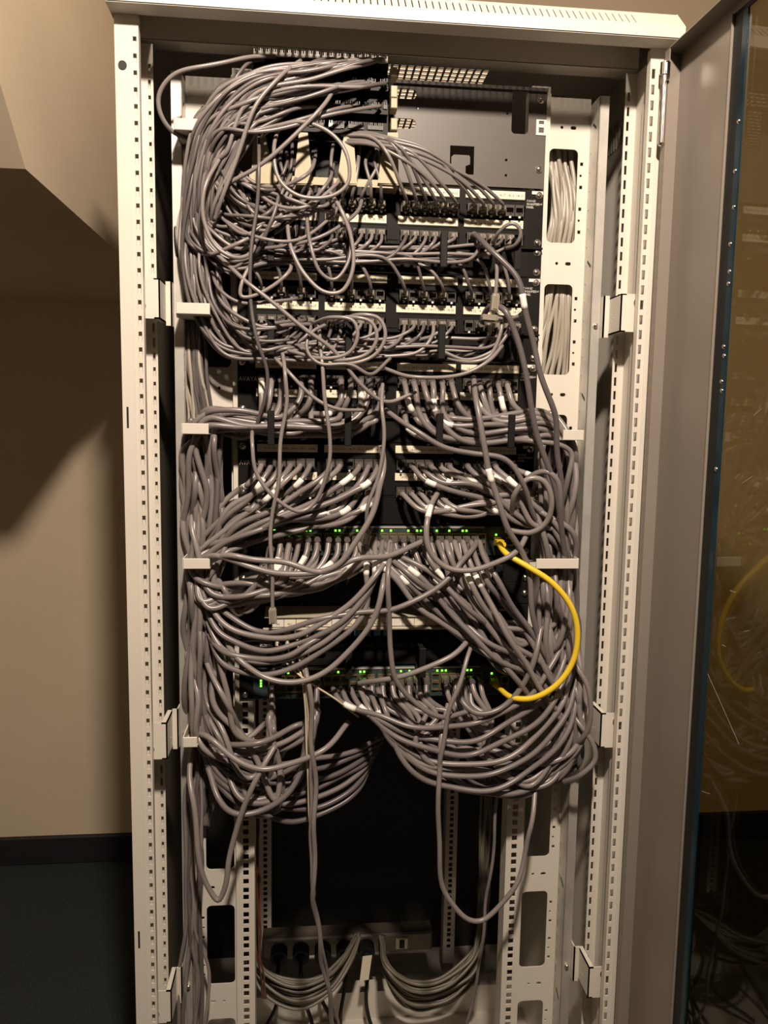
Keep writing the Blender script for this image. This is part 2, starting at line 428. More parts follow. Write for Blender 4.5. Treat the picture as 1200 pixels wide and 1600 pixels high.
for u, z, du, dz2, wd in ((.14, 1.14, .10, -.085, .0003), (.20, 1.245, .012, .0, .0007), (.19, 1.17, .008, 0, .0006), (.235, 1.2, .01, .004, .0006), (.21, 1.385, .02, .01, .0006), (.165, .955, .02, .006, .0006), (.25, 1.6, .004, .05, .0006), (.225, 1.47, .014, .008, .0006)):
    v = [DP(u, -.0143, z), DP(u+du, -.0143, z+dz2), DP(u+du, -.0143, z+dz2+wd), DP(u, -.0143, z+wd), DP(u, -.0141, z), DP(u+du, -.0141, z+dz2), DP(u+du, -.0141, z+dz2+wd), DP(u, -.0141, z+wd)]
    part('scratch', MB().hexa(v), 'scratch_mat', DOOR)

# ---------------------------------------------------------------- shared small meshes
def screw_mesh():
    m = MB().cyl((0, 0, 0), (0, -.0012, 0), .0056, 16).dome((0, -.0012, 0), .0052, .0030, n=16)
    m.box(-.0032, .0032, -.0046, -.0030, -.0005, .0005, 1).box(-.0005, .0005, -.0046, -.0030, -.0032, .0032, 1)
    return m.mesh('screw', ['screw_metal', 'ink'])
SCREW = screw_mesh()
def jack_mesh():
    m = MB()
    m.plate(rect(-.0070, .0070, -.0085, .0085), [[(-.0056, -.0045), (-.0022, -.0045), (-.0022, -.0070), (.0022, -.0070), (.0022, -.0045), (.0056, -.0045), (.0056, .0042), (-.0056, .0042)]], .004, (0, -.004, 0), (1, 0, 0), (0, 0, 1), (0, 1, 0))
    m.box(-.0060, .0060, .004, .0048, -.0075, .0050, 2)
    for k in range(8): m.box(-.0042+k*.0012, -.0038+k*.0012, .0005, .0040, .0015, .0042, 1)
    m.box(-.0016, .0016, -.0055, -.004, -.0118, -.0090, 3)
    return m.mesh('jack', ['jack_shell', 'jack_gold', 'rubber', 'white_print'])
JACK = jack_mesh()
def plug_mesh():
    m = MB()
    m.box(-.0058, .0058, -.011, .010, -.0040, .0040)
    m.hexa([(-.0058, -.011, -.004), (.0058, -.011, -.004), (.0058, -.011, .004), (-.0058, -.011, .004),
            (-.0040, -.015, -.003), (.0040, -.015, -.003), (.0040, -.015, .003), (-.0040, -.015, .003)])
    m.hexa([(-.0030, .008, -.0040), (.0030, .008, -.0040), (.0030, .008, -.0052), (-.0030, .008, -.0052),
            (-.0024, -.012, -.0066), (.0024, -.012, -.0066), (.0024, -.012, -.0080), (-.0024, -.012, -.0080)])
    for k in range(8): m.box(-.0045+k*.0012, -.0039+k*.0012, .004, .0102, .0036, .0042, 1)
    return m.mesh('plug', ['plug_clear', 'jack_gold'])
PLUG = plug_mesh()
def boot_mesh():
    m = MB().cyl((0, -.012, 0), (0, -.024, 0), .0050, 12, r1=.0048)
    m.box(-.0058, .0058, -.012, .008, -.0042, .0042, 1)
    m.box(-.0026, .0026, -.013, .004, -.0066, -.0052, 1)
    return m.mesh('plug', ['cable_grey_dark', 'plug_dark'])
BOOT = boot_mesh()

# ---------------------------------------------------------------- patch panels
ORD = ['topmost', 'second', 'third', 'lowest']
LABZ = [1.7719, 1.6364, 1.5002, 1.3685]
STRIPS = [(-.2125, -.1165), (-.1045, -.0085), (.0095, .1050), (.1150, .2105)]
PF = .103
def jackpos(p, row, blk, k):
    x0, x1 = STRIPS[blk]
    return Vector((x0+.0070+.0152*k+.0028, PF-.004, LABZ[p]+(.0445 if row == 0 else 0)-.0245))
num = 81
NUMS = ['03', '04', '05', '02', '07', '09', '01', '06', '00', '08', '10', '11', '12', '13', '15', '17']
for p in range(4):
    zc = LABZ[p]; zb = zc-.034; zt = zb+2*U-.0008
    P = empty('patch_bay', (0, PF+.002, zb), '%s of four black two-row patch panels with cream label strips' % ORD[p], 'patch panel', 'black patch panels')
    m = MB()
    wins = []
    for row in (0, 1):
        for x0, x1 in STRIPS:
            z = zc+(.0445 if row == 0 else 0)-.0245
            wins.append(rect(x0+.0020, x0+.0020+.0950, z-.0090, z+.0090))
    m.plate(rect(-.2413, .2413, zb, zt), wins, .003, (0, PF, 0), (1, 0, 0), (0, 0, 1), (0, 1, 0))
    m.box(-.22, .22, PF+.010, PF+.013, zb+.001, zt-.001)
    m.box(-.0085, .0095, PF-.0015, PF, zb+.004, zt-.004)
    part('panel_body', m, 'panel_black', P)
    for row in (0, 1):
        for b, (x0, x1) in enumerate(STRIPS):
            z = zc+(.0445 if row == 0 else 0)
            sx = R(-.0015, .0015)
            ls = part('label_strip', MB().bbox(x0+sx, x1+sx, PF-.0022, PF, z-.0062, z+.0062, .0004), 'label_paper', P)
            body = '  '.join('14-'+random.choice(NUMS) for _ in range(6))
            text(body, .0058, (((x0+x1)/2)+sx+.003, PF-.0023, z-.0006), ls, width=.082)
            part('strip_rail', MB().box(x0, x1, PF-.0012, PF, z-.0078, z-.0062), 'black_plastic', P)
            for k in range(6): inst('jack', JACK, jackpos(p, row, b, k), P)
    for sx in (-.2340, .2340):
        for sz in (zb+.0075, zt-.0075): inst('screw', SCREW, (sx, PF, sz), P, Matrix.Rotation(R(0, 3), 3, 'Y'))
    part('rail_clip', MB().box(.222, .2405, PF-.0008, PF, zt-.006, zt-.0012), 'white_print', P)
    text('AVAYA', .0105, (-.2395, PF-.0003, zb+.0545), P, 'white_print', align='LEFT', width=.029)
    for q, (t, w_) in enumerate((('1100GS', .014), ('GIGASPEED®', .026), ('PANEL', .012))):
        text(t, .0050, (.2135, PF-.0003, zt-.0165-q*.0048), P, 'white_print', align='LEFT', width=w_)

# ---------------------------------------------------------------- cable managers
def manager(z0, z1, label, xs, tall=.052):
    P = empty('cable_manager', (0, PF+.002, z0), label, 'cable manager', 'black cable managers')
    m = MB().plate(rect(-.2413, .2413, z0+.0005, z1-.0005), [rrect(-.16, -.10, z0+.012, z0+.026, .006), rrect(.10, .16, z0+.012, z0+.026, .006)], .002, (0, PF, 0), (1, 0, 0), (0, 0, 1), (0, 1, 0))
    m.box(-.2413, .2413, PF-.006, PF, z1-.003, z1-.0005)
    part('manager_plate', m, 'panel_black', P)
    zc = (z0+z1)/2
    for x in xs:
        r = MB().bbox(x-.0052, x+.0052, .034, .038, zc-tall/2, zc+tall/2, .001)
        r.box(x-.004, x+.004, .038, PF, zc+tall/2-.006, zc+tall/2-.002).box(x-.004, x+.004, .038, PF, zc-tall/2+.002, zc-tall/2+.006)
        part('cable_ring', r, 'black_plastic', P)
    for sx in (-.2340, .2340):
        for sz in (z0+.0075, z1-.0075): inst('screw', SCREW, (sx, PF, sz), P, Matrix.Rotation(R(0, 3), 3, 'Y'))
    return P
RX = (-.1860, -.0700, .0713, .1842)
manager(1.6920, 1.7375, 'black cable manager below the topmost patch panel', RX)
manager(1.5560, 1.6020, 'black cable manager below the second patch panel', RX)
manager(1.4240, 1.4660, 'black cable manager below the third patch panel', RX)
mg4 = manager(1.1930, 1.2370, 'black cable manager right below the upper switch', (.0545, .1725), .040)
mg5 = manager(1.0540, 1.1000, 'black cable manager between fibre tray and lower switch', (-.175, -.0650, .0523), .048)
for P, z in ((mg4, 1.2215), (mg5, 1.094)):
    st = part('sticker', MB().box(-.2075, -.1880, PF-.0008, PF, z-.0062, z+.0062), 'white_print', P, 'small black and white ICS sticker')
    part('sticker_field', MB().box(-.2065, -.1890, PF-.0011, PF-.0008, z-.0054, z+.0026), 'ink', st)
    text('ICS', .0085, (-.1978, PF-.0013, z-.0014), st, 'white_print', width=.015)
bl = empty('blanking_panel', (0, PF+.002, 1.290), 'plain black blanking panel above the upper switch', 'panel')
m = MB().bbox(-.2413, .2413, PF, PF+.002, 1.2905, 1.3335, .0006)
part('blank_plate', m, 'panel_black', bl)
for sx in (-.2340, .2340): inst('screw', SCREW, (sx, PF, 1.312), bl)
bl2 = empty('blanking_panel', (0, PF+.002, 1.155), 'plain black blanking panel above the fibre tray', 'panel')
part('blank_plate', MB().bbox(-.2413, .2413, PF, PF+.002, 1.1560, 1.1925, .0006), 'panel_black', bl2)
for sx in (-.2340, .2340): inst('screw', SCREW, (sx, PF, 1.174), bl2)

# ---------------------------------------------------------------- network switches
def port_mesh():
    m = MB().plate(rect(-.0066, .0066, -.0072, .0072), [rect(-.0054, .0054, -.0050, .0052)], .003, (0, -.003, 0), (1, 0, 0), (0, 0, 1), (0, 1, 0))
    m.box(-.0058, .0058, .004, .0045, -.0056, .0056, 1)
    for k in range(6): m.box(-.0036+k*.0013, -.0031+k*.0013, .0, .0035, .0020, .0050, 2)
    m.box(-.0030, .0030, -.0036, -.003, -.0072, -.0056, 2)
    return m.mesh('port', ['brass_shell', 'rubber', 'jack_gold'])
PORT = port_mesh()
LED = MB().bbox(-.0016, .0016, -.0010, 0, -.0016, .0016, .0003).mesh('indicator_light', ['led_green'])
LEDX = MB().bbox(-.0016, .0016, -.0008, 0, -.0016, .0016, .0003).mesh('indicator_light', ['led_off'])
SWX0, SWX1 = -.1870, .1560
SWZ = [(1.238, 1.289), (.9985, 1.0520)]
def swx(i): return SWX0+(SWX1-SWX0-.012)*(i/23)+.006*(i//6)*(2/3)
def portpos(sw, row, i):
    z0, z1 = SWZ[sw]; return Vector((swx(i), PF-.006, z1-.0195-(.0148 if row else 0)))
def switch(sw, label, lit):
    z0, z1 = SWZ[sw]
    P = empty('network_switch', (0, .22, z0), label, 'network switch', 'network switches')
    part('chassis', MB().box(-.219, .219, PF+.001, .36, z0+.001, z1-.001), 'panel_black', P)
    for s in (-1, 1): part('mounting_ear', MB().plate(rect(.218, .2413, z0, z1), [], .002, (0, PF, 0), (s, 0, 0), (0, 0, 1), (0, 1, 0)), 'panel_black', P)
    wins = []
    f = MB().bbox(-.219, .219, PF-.004, PF+.001, z0+.0005, z1-.0005, .0012)
    part('faceplate', f, 'switch_teal', P)
    part('top_trim', MB().box(-.190, .160, PF-.0050, PF-.0040, z1-.0040, z1-.0015), 'beige_strip', P)
    for row in (0, 1):
        for i in range(24): inst('port', PORT, portpos(sw, row, i)+Vector((0, .0018, 0)), P)
    for i in range(24):
        for q in (-1, 1):
            inst('indicator_light', LED if (i, q) in lit else LEDX, (swx(i)+q*.0032, PF-.004, z1-.0085), P)
    for k, z in enumerate((z1-.021, z1-.0255, z1-.030)):
        inst('indicator_light', LED if k < (2 if sw == 0 else 3) and k != 2 or (sw == 1 and k == 2) else LEDX, (-.2060, PF-.004, z), P)
    for k in range(2):
        inst('port', PORT, (.1830+.020*k, PF-.004, z1-.0260), P)
        inst('indicator_light', LED if k == 0 else LEDX, (.1805+.020*k, PF-.004, z1-.0150), P)
    for sx in (-.2325, .2325):
        for sz in (z0+.008, z1-.008): inst('screw', SCREW, (sx, PF, sz), P)
    return P
switch(0, 'upper dark network switch with a row of lit green lights', {(0, -1), (0, 1), (2, -1), (3, -1), (3, 1), (4, -1), (4, 1), (7, -1), (7, 1), (9, 1), (12, -1), (13, -1), (15, -1), (16, -1), (16, 1), (18, -1), (19, 1), (21, -1), (21, 1)})
switch(1, 'lower dark teal network switch with lit green lights below the fibre tray', {(0, -1), (1, -1), (1, 1), (2, -1), (4, -1), (7, 1), (10, -1), (10, 1), (14, 1), (15, 1), (16, -1), (18, 1), (19, -1), (19, 1), (22, -1), (22, 1)})

# ---------------------------------------------------------------- fibre tray
FT = empty('fibre_tray', (0, .2, 1.105), 'black fibre patch tray with a white handwritten label strip', 'fibre tray')
ft = MB().bbox(-.2413, .2413, PF, PF+.002, 1.1035, 1.1545, .0006).box(-.215, .215, .085, .30, 1.148, 1.150)
part('tray_body', ft, 'panel_black', FT)
part('tray_lip', MB().hexa([(-.198, .062, 1.1455), (.180, .062, 1.1455), (.180, .100, 1.1540), (-.198, .100, 1.1540), (-.198, .062, 1.1470), (.180, .062, 1.1470), (.180, .100, 1.1555), (-.198, .100, 1.1555)]), 'beige_strip', FT)
part('tray_edge', MB().cyl((-.2, .064, 1.1265), (.165, .064, 1.1265), .0028, 10), 'beige_strip', FT)
for k in range(18):
    x = -.1860+k*.0190
    f = part('label_field', MB().bbox(x, x+.0184, .0650, .0660, 1.1300, 1.1450, .0003), 'label_paper' if k % 5 else 'white_print', FT)
    if k < 10: text(random.choice(['fib%d' % k, 'PABX', 'hall', 'core', 'A%d' % k]), .0050, (x+.009, .0648, 1.1345), f)
for k in range(12):
    x = -.1790+k*.0163
    inst_m = MB().bbox(x-.0055, x+.0055, .086, .103, 1.1080, 1.1240, .001)
    part('fibre_adapter', inst_m, 'ivory' if k < 4 else 'fibre_blue', FT)

# ---------------------------------------------------------------- grey mounting plate at the top right
GP = empty('mounting_plate', (.1, PF+.002, 1.8300), 'grey-brown steel mounting plate with cut-outs beside the terminal block', 'mounting plate')
def gp(px, py): q = A(px, py, PF); return (q[0], q[2])
def prect(a, b, c, d): (x0, z1), (x1, z0) = gp(a, b), gp(c, d); return rect(min(x0, x1), max(x0, x1), min(z0, z1), max(z0, z1))
holes = []
q = prect(614, 137, 651, 156); holes.append(rrect(q[0][0], q[2][0], q[0][1], q[2][1], .0085))
q = prect(614, 184, 650, 202); holes.append(rrect(q[0][0], q[2][0], q[0][1], q[2][1], .0080))
q = prect(801, 139, 825, 210); holes.append(rrect(q[0][0], q[2][0], q[0][1], q[2][1], .0060))
x0, z1 = gp(703.5, 227); x1, z0 = gp(740, 273); w_ = x1-x0; h_ = z1-z0
holes.append([(x0, z0), (x0+w_*.19, z0), (x0+w_*.19, z0+h_*.22), (x0+w_*.06, z0+h_*.34), (x0+w_*.06, z0+h_*.60), (x0+w_*.16, z0+h_*.68), (x0+w_*.80, z0+h_*.68), (x0+w_*.84, z0+h_*.60), (x0+w_*.84, z0+h_*.36), (x0+w_*.66, z0+h_*.30), (x0+w_*.66, z0), (x1, z0), (x1, z1), (x0, z1)])
for a, b, r in ((652.5, 169, .0022), (793, 177, .0022), (791, 250, .0022), (790.5, 274, .0022)): holes.append(circ(*gp(a, b), r, 8))
m = MB().plate(rect(-.2413, .2413, 1.8290, 1.9790), holes, .002, (0, PF, 0), (1, 0, 0), (0, 0, 1), (0, 1, 0))
m.box(-.2413, .2413, PF-.0050, PF, 1.9740, 1.9790)
part('plate_body', m, 'plate_grey', GP)
q0 = gp(838, 187); q1 = gp(853, 212)
m = MB().plate(rect(q0[0], q1[0], q1[1], q0[1]), [rect(q0[0]+.004, q0[0]+.0125, q1[1]+.0035, q1[1]+.0115), rect(q0[0]+.004, q0[0]+.0125, q1[1]+.0165, q1[1]+.0215)], .001, (0, PF-.0012, 0), (1, 0, 0), (0, 0, 1), (0, 1, 0))
part('cage_nut_strip', m, 'white_print', GP)
for a, b in ((845, 157), (842, 265)):
    q = gp(a, b); inst('screw', SCREW, (q[0], PF, q[1]), GP)
# ---------------------------------------------------------------- terminal block, top left
TB = empty('terminal_block', (-.12, PF, 1.81), 'ivory and black terminal block crowded with grey wires at the top left', 'terminal block')
yb = .055
def tz(px, py): q = A(px, py, yb); return q
rows = (90, 126, 163, 196)
m = MB(); x0 = A(395, 90, yb)[0]; x1 = A(607, 100, yb)[0]
m.box(x0, x1, yb+.012, yb+.016, 1.872, 1.985)
part('block_back', m, 'black_plastic', TB)
CLIP = MB().box(-.0028, .0028, -.004, .012, -.0035, .0020).box(-.0024, -.0010, -.004, .006, .0020, .0060).box(.0010, .0024, -.004, .006, .0020, .0060).mesh('terminal_clip', ['clip_white'])
CLIPD = CLIP.copy(); CLIPD.materials[0] = MATS['jack_shell']
ZROW = [float(A(500, v, yb)[2]) for v in rows]
for r, z in enumerate(ZROW):
    b = part('terminal_rail', MB().box(x0, x1, yb-.002, yb+.012, z-.0100, z-.0030), 'black_plastic', TB)
    n = 34
    for k in range(n):
        if r and (k*7+r*3) % 5 == 0: continue
        inst('terminal_clip', CLIP if r == 0 or (k*5+r) % 14 == 0 else CLIPD, (x0+.004+(x1-x0-.008)*k/(n-1), yb, z+R(-.0008, .0008)), TB)
for a, b, c, d in ((611, 104, 621, 119), (611, 133, 621, 152), (611, 152.5, 621, 169), (611, 184, 621, 203)):
    p0 = A(a, b, yb-.004); p1 = A(c, d, yb-.004)
    part('end_cap', MB().bbox(p0[0], p1[0], yb-.004, yb+.02, p1[2], p0[2], .001), 'ivory', TB)
# flaring legs
for (a, b, c, d) in ((396, 414, 392, 432), (467, 481, 459, 489), (538, 552, 526, 558), (601, 622, 590, 623)):
    t0 = A(a, 207, yb); t1 = A(b, 207, yb); l0 = A(c, 288, yb); l1 = A(d, 288, yb)
    v = []
    for yy in (yb, yb+.003):
        v += [(l0[0], yy, l0[2]), (l1[0], yy, l1[2]), (t1[0], yy, t1[2]), (t0[0], yy, t0[2])]
    part('block_leg', MB().hexa(v).box(l0[0], l1[0], yb, PF, l0[2], l0[2]+.002), 'ivory', TB)
pz = A(500, 288, yb)[2]
part('leg_plate', MB().box(x0-.006, x1+.014, yb+.003, yb+.0045, pz, pz+.011), 'ivory', TB)
part('cavity_back', MB().box(x0, x1+.012, PF-.004, PF-.001, pz, 1.985), 'black_plastic', TB)

# ---------------------------------------------------------------- cables
def spline(P, step=.005):
    P = np.array(P, float); n = len(P)
    if n == 2:
        P = np.array([P[0], (P[0]*2+P[1])/3, (P[0]+2*P[1])/3, P[1]]); n = 4
    E_ = np.vstack([2*P[0]-P[1], P, 2*P[-1]-P[-2]])
    t = np.concatenate([[0], np.cumsum(np.maximum(np.linalg.norm(np.diff(E_, axis=0), axis=1), 1e-5)**.5)])
    out = []
    for i in range(1, n):
        p0, p1, p2, p3 = E_[i-1:i+3]; t0, t1, t2, t3 = t[i-1:i+3]
        m_ = max(2, int(np.linalg.norm(p2-p1)/step))
        s = np.linspace(t1, t2, m_, endpoint=False)[:, None]
        a1 = (t1-s)/(t1-t0)*p0+(s-t0)/(t1-t0)*p1; a2 = (t2-s)/(t2-t1)*p1+(s-t1)/(t2-t1)*p2
        a3 = (t3-s)/(t3-t2)*p2+(s-t2)/(t3-t2)*p3
        b1 = (t2-s)/(t2-t0)*a1+(s-t0)/(t2-t0)*a2; b2 = (t3-s)/(t3-t1)*a2+(s-t1)/(t3-t1)*a3
        out.append((t2-s)/(t2-t1)*b1+(s-t1)/(t2-t1)*b2)
    out.append(P[-1:])
    C = np.vstack(out)
    for _ in range(2): C[1:-1] = (C[:-2]+2*C[1:-1]+C[2:])/4
    return C
NS = 8
RING = np.array([[math.cos(2*math.pi*k/NS), math.sin(2*math.pi*k/NS)] for k in range(NS)])
def tube_mesh(C, r, matn, off, extra=None):
    n = len(C); T = np.gradient(C, axis=0); T /= np.linalg.norm(T, axis=1)[:, None]+1e-9
    a = np.cross(T[0], [0.3, 0.2, 1]); a /= np.linalg.norm(a); V = np.empty((n, NS, 3))
    for i in range(n):
        a = a-T[i]*np.dot(a, T[i]); a /= np.linalg.norm(a)+1e-9; b = np.cross(T[i], a)
        V[i] = C[i]+r*(RING[:, :1]*a+RING[:, 1:]*b)
    V = V.reshape(-1, 3)-np.array(off)
    i = np.arange(n-1)[:, None]*NS; k = np.arange(NS)[None]; k2 = (k+1) % NS
    F = np.stack([i+k, i+k2, i+NS+k2, i+NS+k], -1).reshape(-1, 4).tolist()
    F += [list(range(NS))[::-1], list(range((n-1)*NS, n*NS))]
    me = bpy.data.meshes.new('cable'); me.from_pydata(V.tolist(), [], F)
    me.polygons.foreach_set('use_smooth', [True]*len(F)); me.materials.append(MATS[matn]); me.update()
    return me, T
TUBES = 0
def wobble(C, amp):
    d = np.concatenate([[0], np.cumsum(np.linalg.norm(np.diff(C, axis=0), axis=1))]); L = d[-1]
    win = np.clip(np.minimum(d, L-d)/.07, 0, 1)
    for ax in range(3):
        for lam in (R(.10, .16), R(.2, .4)):
            C[:, ax] += win*amp*R(.3, 1)*np.sin(2*math.pi*d/lam+R(0, 6.28))
    return C
def J_(a, b, t, w=.28): return lerp(a, b, min(1, max(0, t+R(-w, w))))
def aim(d):
    """rotation turning local +Y onto d"""
    d = Vector(d).normalized()
    return Vector((0, 1, 0)).rotation_difference(d).to_matrix()
def cable(pts, r, label, group, matn='cable_grey', cat='cable', name='patch_cable', plugs=(), sleeves=(), wob=1):
    """pts: world points or (px,py,y) tuples; plugs: (end 0/1, kind)"""
    global TUBES
    P = [np.array(q) if not isinstance(q, tuple) else A(*q) for q in pts]
    C = wobble(spline(P), wob*(.0016 if r < .0035 else .0026)); off = C[0].copy()
    me, T = tube_mesh(C, r, matn, off)
    o = bpy.data.objects.new(name, me); COL.objects.link(o); o.location = off
    ROOTLOC[o.name] = Vector(off)
    tag(o, label, cat, group); TUBES += 1
    for end, kind in plugs:
        i = 0 if end == 0 else -1
        d = -T[0] if end == 0 else T[-1]
        pos = Vector(C[i])
        if kind == 'boot': inst('plug', BOOT, pos+Vector((0, .016, 0)), o)
        elif kind == 'clear': inst('plug', PLUG, pos+Vector((0, .0135, 0)), o)
        else: inst('plug', PLUG, pos+Vector(d)*.012, o, aim(d))
    for t in sleeves:
        i = int(t*(len(C)-4))+1; h = max(1, int(.016/.005/2)+1)
        a, b = max(0, i-h), min(len(C)-1, i+h)
        sm, _ = tube_mesh(C[a:b+1], r*1.09, 'sleeve_white', off)
        so = bpy.data.objects.new('cable_tag', sm); COL.objects.link(so); so.parent = o
    return o

BLK = ['far left', 'centre left', 'centre right', 'far right']; NTH = ['first', 'second', 'third', 'fourth', 'fifth', 'sixth']
def plabel(col, p, row, b, k, tail):
    return '%s, %s port, %s block, %s row, %s panel, %s' % (col, NTH[k], BLK[b], ('upper', 'lower')[row], ORD[p], tail)
def jit(q, a, dy=.006):
    return (q[0]+R(-a, a), q[1]+R(-a, a), q[2]+R(-dy, dy))
def P2(v):
    """photo position of a world point"""
    d = np.array(v)-CAM; z = d@cf
    return 600+FPX*(d@cr)/z, 800-FPX*(d@cu)/z
THIN, THICK = .0027, .0046
GREYS = ['cable_grey', 'cable_grey', 'cable_grey_light', 'cable_grey_dark']
used = set()
def jk(p, row, b, k):
    used.add((p, row, b, k)); v = jackpos(p, row, b, k); return np.array(v)+np.array([0, -.018, 0])
def lerp(a, b, t): return a+(b-a)*t

# A / B: terminal block -> sweep left -> down the left side -> cable manager -> upper patch panels
def block_cable(i, n, p, row, b, k, via):
    t = (i+.5)/n
    rr = i % 3
    sx = lerp(412, 600, ((i*37) % n)/n); sy = rows[rr]+4
    J = jk(p, row, b, k); jx, jy = P2(J)
    layer = R(0, 1)
    ym = {1: 398, 2: 546}[via]+lerp(-16, 16, R(0, 1))
    pts = [(sx, sy, .048), (sx-22, sy+R(2, 9), .030)]
    if sx > 470: pts.append((lerp(sx, 400, .55), sy+lerp(8, 34, layer)+rr*6, .020+.012*layer))
    pts += [(lerp(352, 402, layer)+R(-8, 8), lerp(132, 190, layer)+rr*9, .012+.022*R(0, 1)),
            (lerp(308, 352, layer)+R(-6, 6), lerp(205, 262, layer)+rr*8, .020+.03*R(0, 1)),
            (lerp(292, 338, layer)+R(-8, 8), 320+R(-14, 14), .03+.045*R(0, 1))]
    dep = .044+.04*R(0, 1)
    if via == 1:
        pts += [(lerp(300, 345, layer)+R(-6, 6), 372+R(-10, 10), dep), (lerp(345, 392, layer), ym+R(2, 18), dep)]
    else:
        pts += [(lerp(288, 340, layer)+R(-6, 6), 410+R(-12, 12), dep), (lerp(305, 352, layer)+R(-6, 6), 482+R(-10, 10), dep),
                (lerp(345, 395, layer), ym+R(-6, 4)-8, dep)]
    x = 430
    while x < jx-58:
        pts.append((x, ym+R(-4, 4), dep)); x += R(70, 105)
    up = jy < ym
    pts.append((jx-R(18, 30), ym+(R(-8, 0) if up else R(0, 8)), min(dep, .06)))
    pts.append((jx-R(1, 6), lerp(ym, jy, .62), .058))
    pts += [(jx, jy+(5 if up else -4), .072), J]
    cable(pts, THIN*R(.92, 1.08), plabel('thin grey cable', p, row, b, k, 'to terminal block'), 'thin cables from the terminal block', random.choice(GREYS), plugs=[(1, 'clear')])
jobs = []
for b in range(4):
    for k in range(6):
        if (b, k) not in ((3, 5), (3, 0)): jobs.append((0, 1, b, k, 1))
        if (b*6+k) % 2 == 0: jobs.append((1, 0, b, k, 1))
        if (b, k) not in ((3, 0), (3, 1)): jobs.append((1, 1, b, k, 2))
random.shuffle(jobs)
for i, (p, row, b, k, via) in enumerate(jobs): block_cable(i, len(jobs), p, row, b, k, via)

for i in range(26):
    t = R(0, 1); sx = lerp(470, 606, R(0, 1)**.6); sy = random.choice((92, 94, 96, 128, 130, 166))
    pts = [(sx, sy, .046), (sx-26, sy+R(2, 7), .024), (lerp(sx, 380, .45), sy+lerp(6, 26, t), .012+R(0, .014)), (lerp(sx, 360, .85), sy+lerp(22, 56, t), .008+R(0, .016)),
           (lerp(312, 352, t), lerp(176, 236, t)+R(-8, 8), .012+R(0, .02)), (lerp(292, 334, t)+R(-5, 5), 262+R(-20, 20), .03+R(0, .03)), (lerp(290, 330, t)+R(-6, 6), 345, .05+R(0, .03)), (lerp(296, 340, t), 420+R(-20, 20), .09), (lerp(296, 330, t), 480, .11)]
    cable(pts, THIN*R(.95, 1.1), 'thin grey cable sweeping left off the terminal block into the cable way', 'sweeping cables at the top left', random.choice(GREYS))
for i in range(24):
    x0 = R(318, 380); z0 = R(235, 385); x1 = R(420, 560); z1 = R(262, 345)
    sag = R(10, 70)
    pts = [(x0-R(10, 40), z0+R(-30, 10), .07), (x0, z0+R(0, 20), .035+R(0, .02)), (lerp(x0, x1, .35), lerp(z0, z1, .35)+sag*.8, .016+R(0, .025)), (lerp(x0, x1, .7), lerp(z0, z1, .7)+sag*.7, .014+R(0, .025)), (x1, z1+R(-4, 8), .03+R(0, .02)), (x1+R(4, 16), z1-R(14, 34), .085)]
    cable(pts, THIN*R(.9, 1.1), 'thin grey cable tangled over the topmost patch panel left side', 'tangled cables over the topmost panel', random.choice(GREYS))
for i in range(12):
    x0 = R(300, 345); z0 = R(395, 440); b_ = R(470, 555)
    pts = [(x0-R(0, 14), z0-40, .08), (x0, z0, .055+R(0, .03)), (x0+R(8, 22), lerp(z0, b_, .6), .035+R(0, .03)), (x0+R(45, 75), b_, .03+R(0, .03)), (x0+R(100, 125), b_+R(-8, 4), .04), (x0+R(135, 165), b_-R(4, 16), .07)]
    cable(pts, THIN*R(.95, 1.15), 'thin grey cable in the nested bows left of second patch panel', 'nested bows left of second panel', random.choice(GREYS))
# top-row ports of the topmost panel: short drops from under the terminal block
for b in range(4):
    for k in range(6):
        if b == 3 and k > 3: continue
        J = jk(0, 0, b, k); jx, jy = P2(J)
        if b >= 2:
            sx = 566+R(-10, 24); sy = 212+R(-4, 14)
            pts = [(sx-30, sy-2, .060), (sx+20, sy+4, .038), (lerp(sx+20, jx, .45), lerp(sy, jy, .25)+R(-6, 6), .030),
                   (lerp(sx+20, jx, .85), lerp(sy, jy, .72)+R(-5, 5), .045), (jx, jy-5, .066), J]
        else:
            sx = jx+R(-26, 26)
            pts = [(sx, 226+R(-10, 14), .075), (sx+R(-8, 8), 252, .062), (lerp(sx, jx, .6), 288, .058), (jx+R(-2, 2), jy-8, .066), J]
        cable(pts, THIN, plabel('thin grey cable', 0, 0, b, k, 'to terminal block'), 'thin cables from the terminal block', random.choice(GREYS), plugs=[(1, 'clear')])

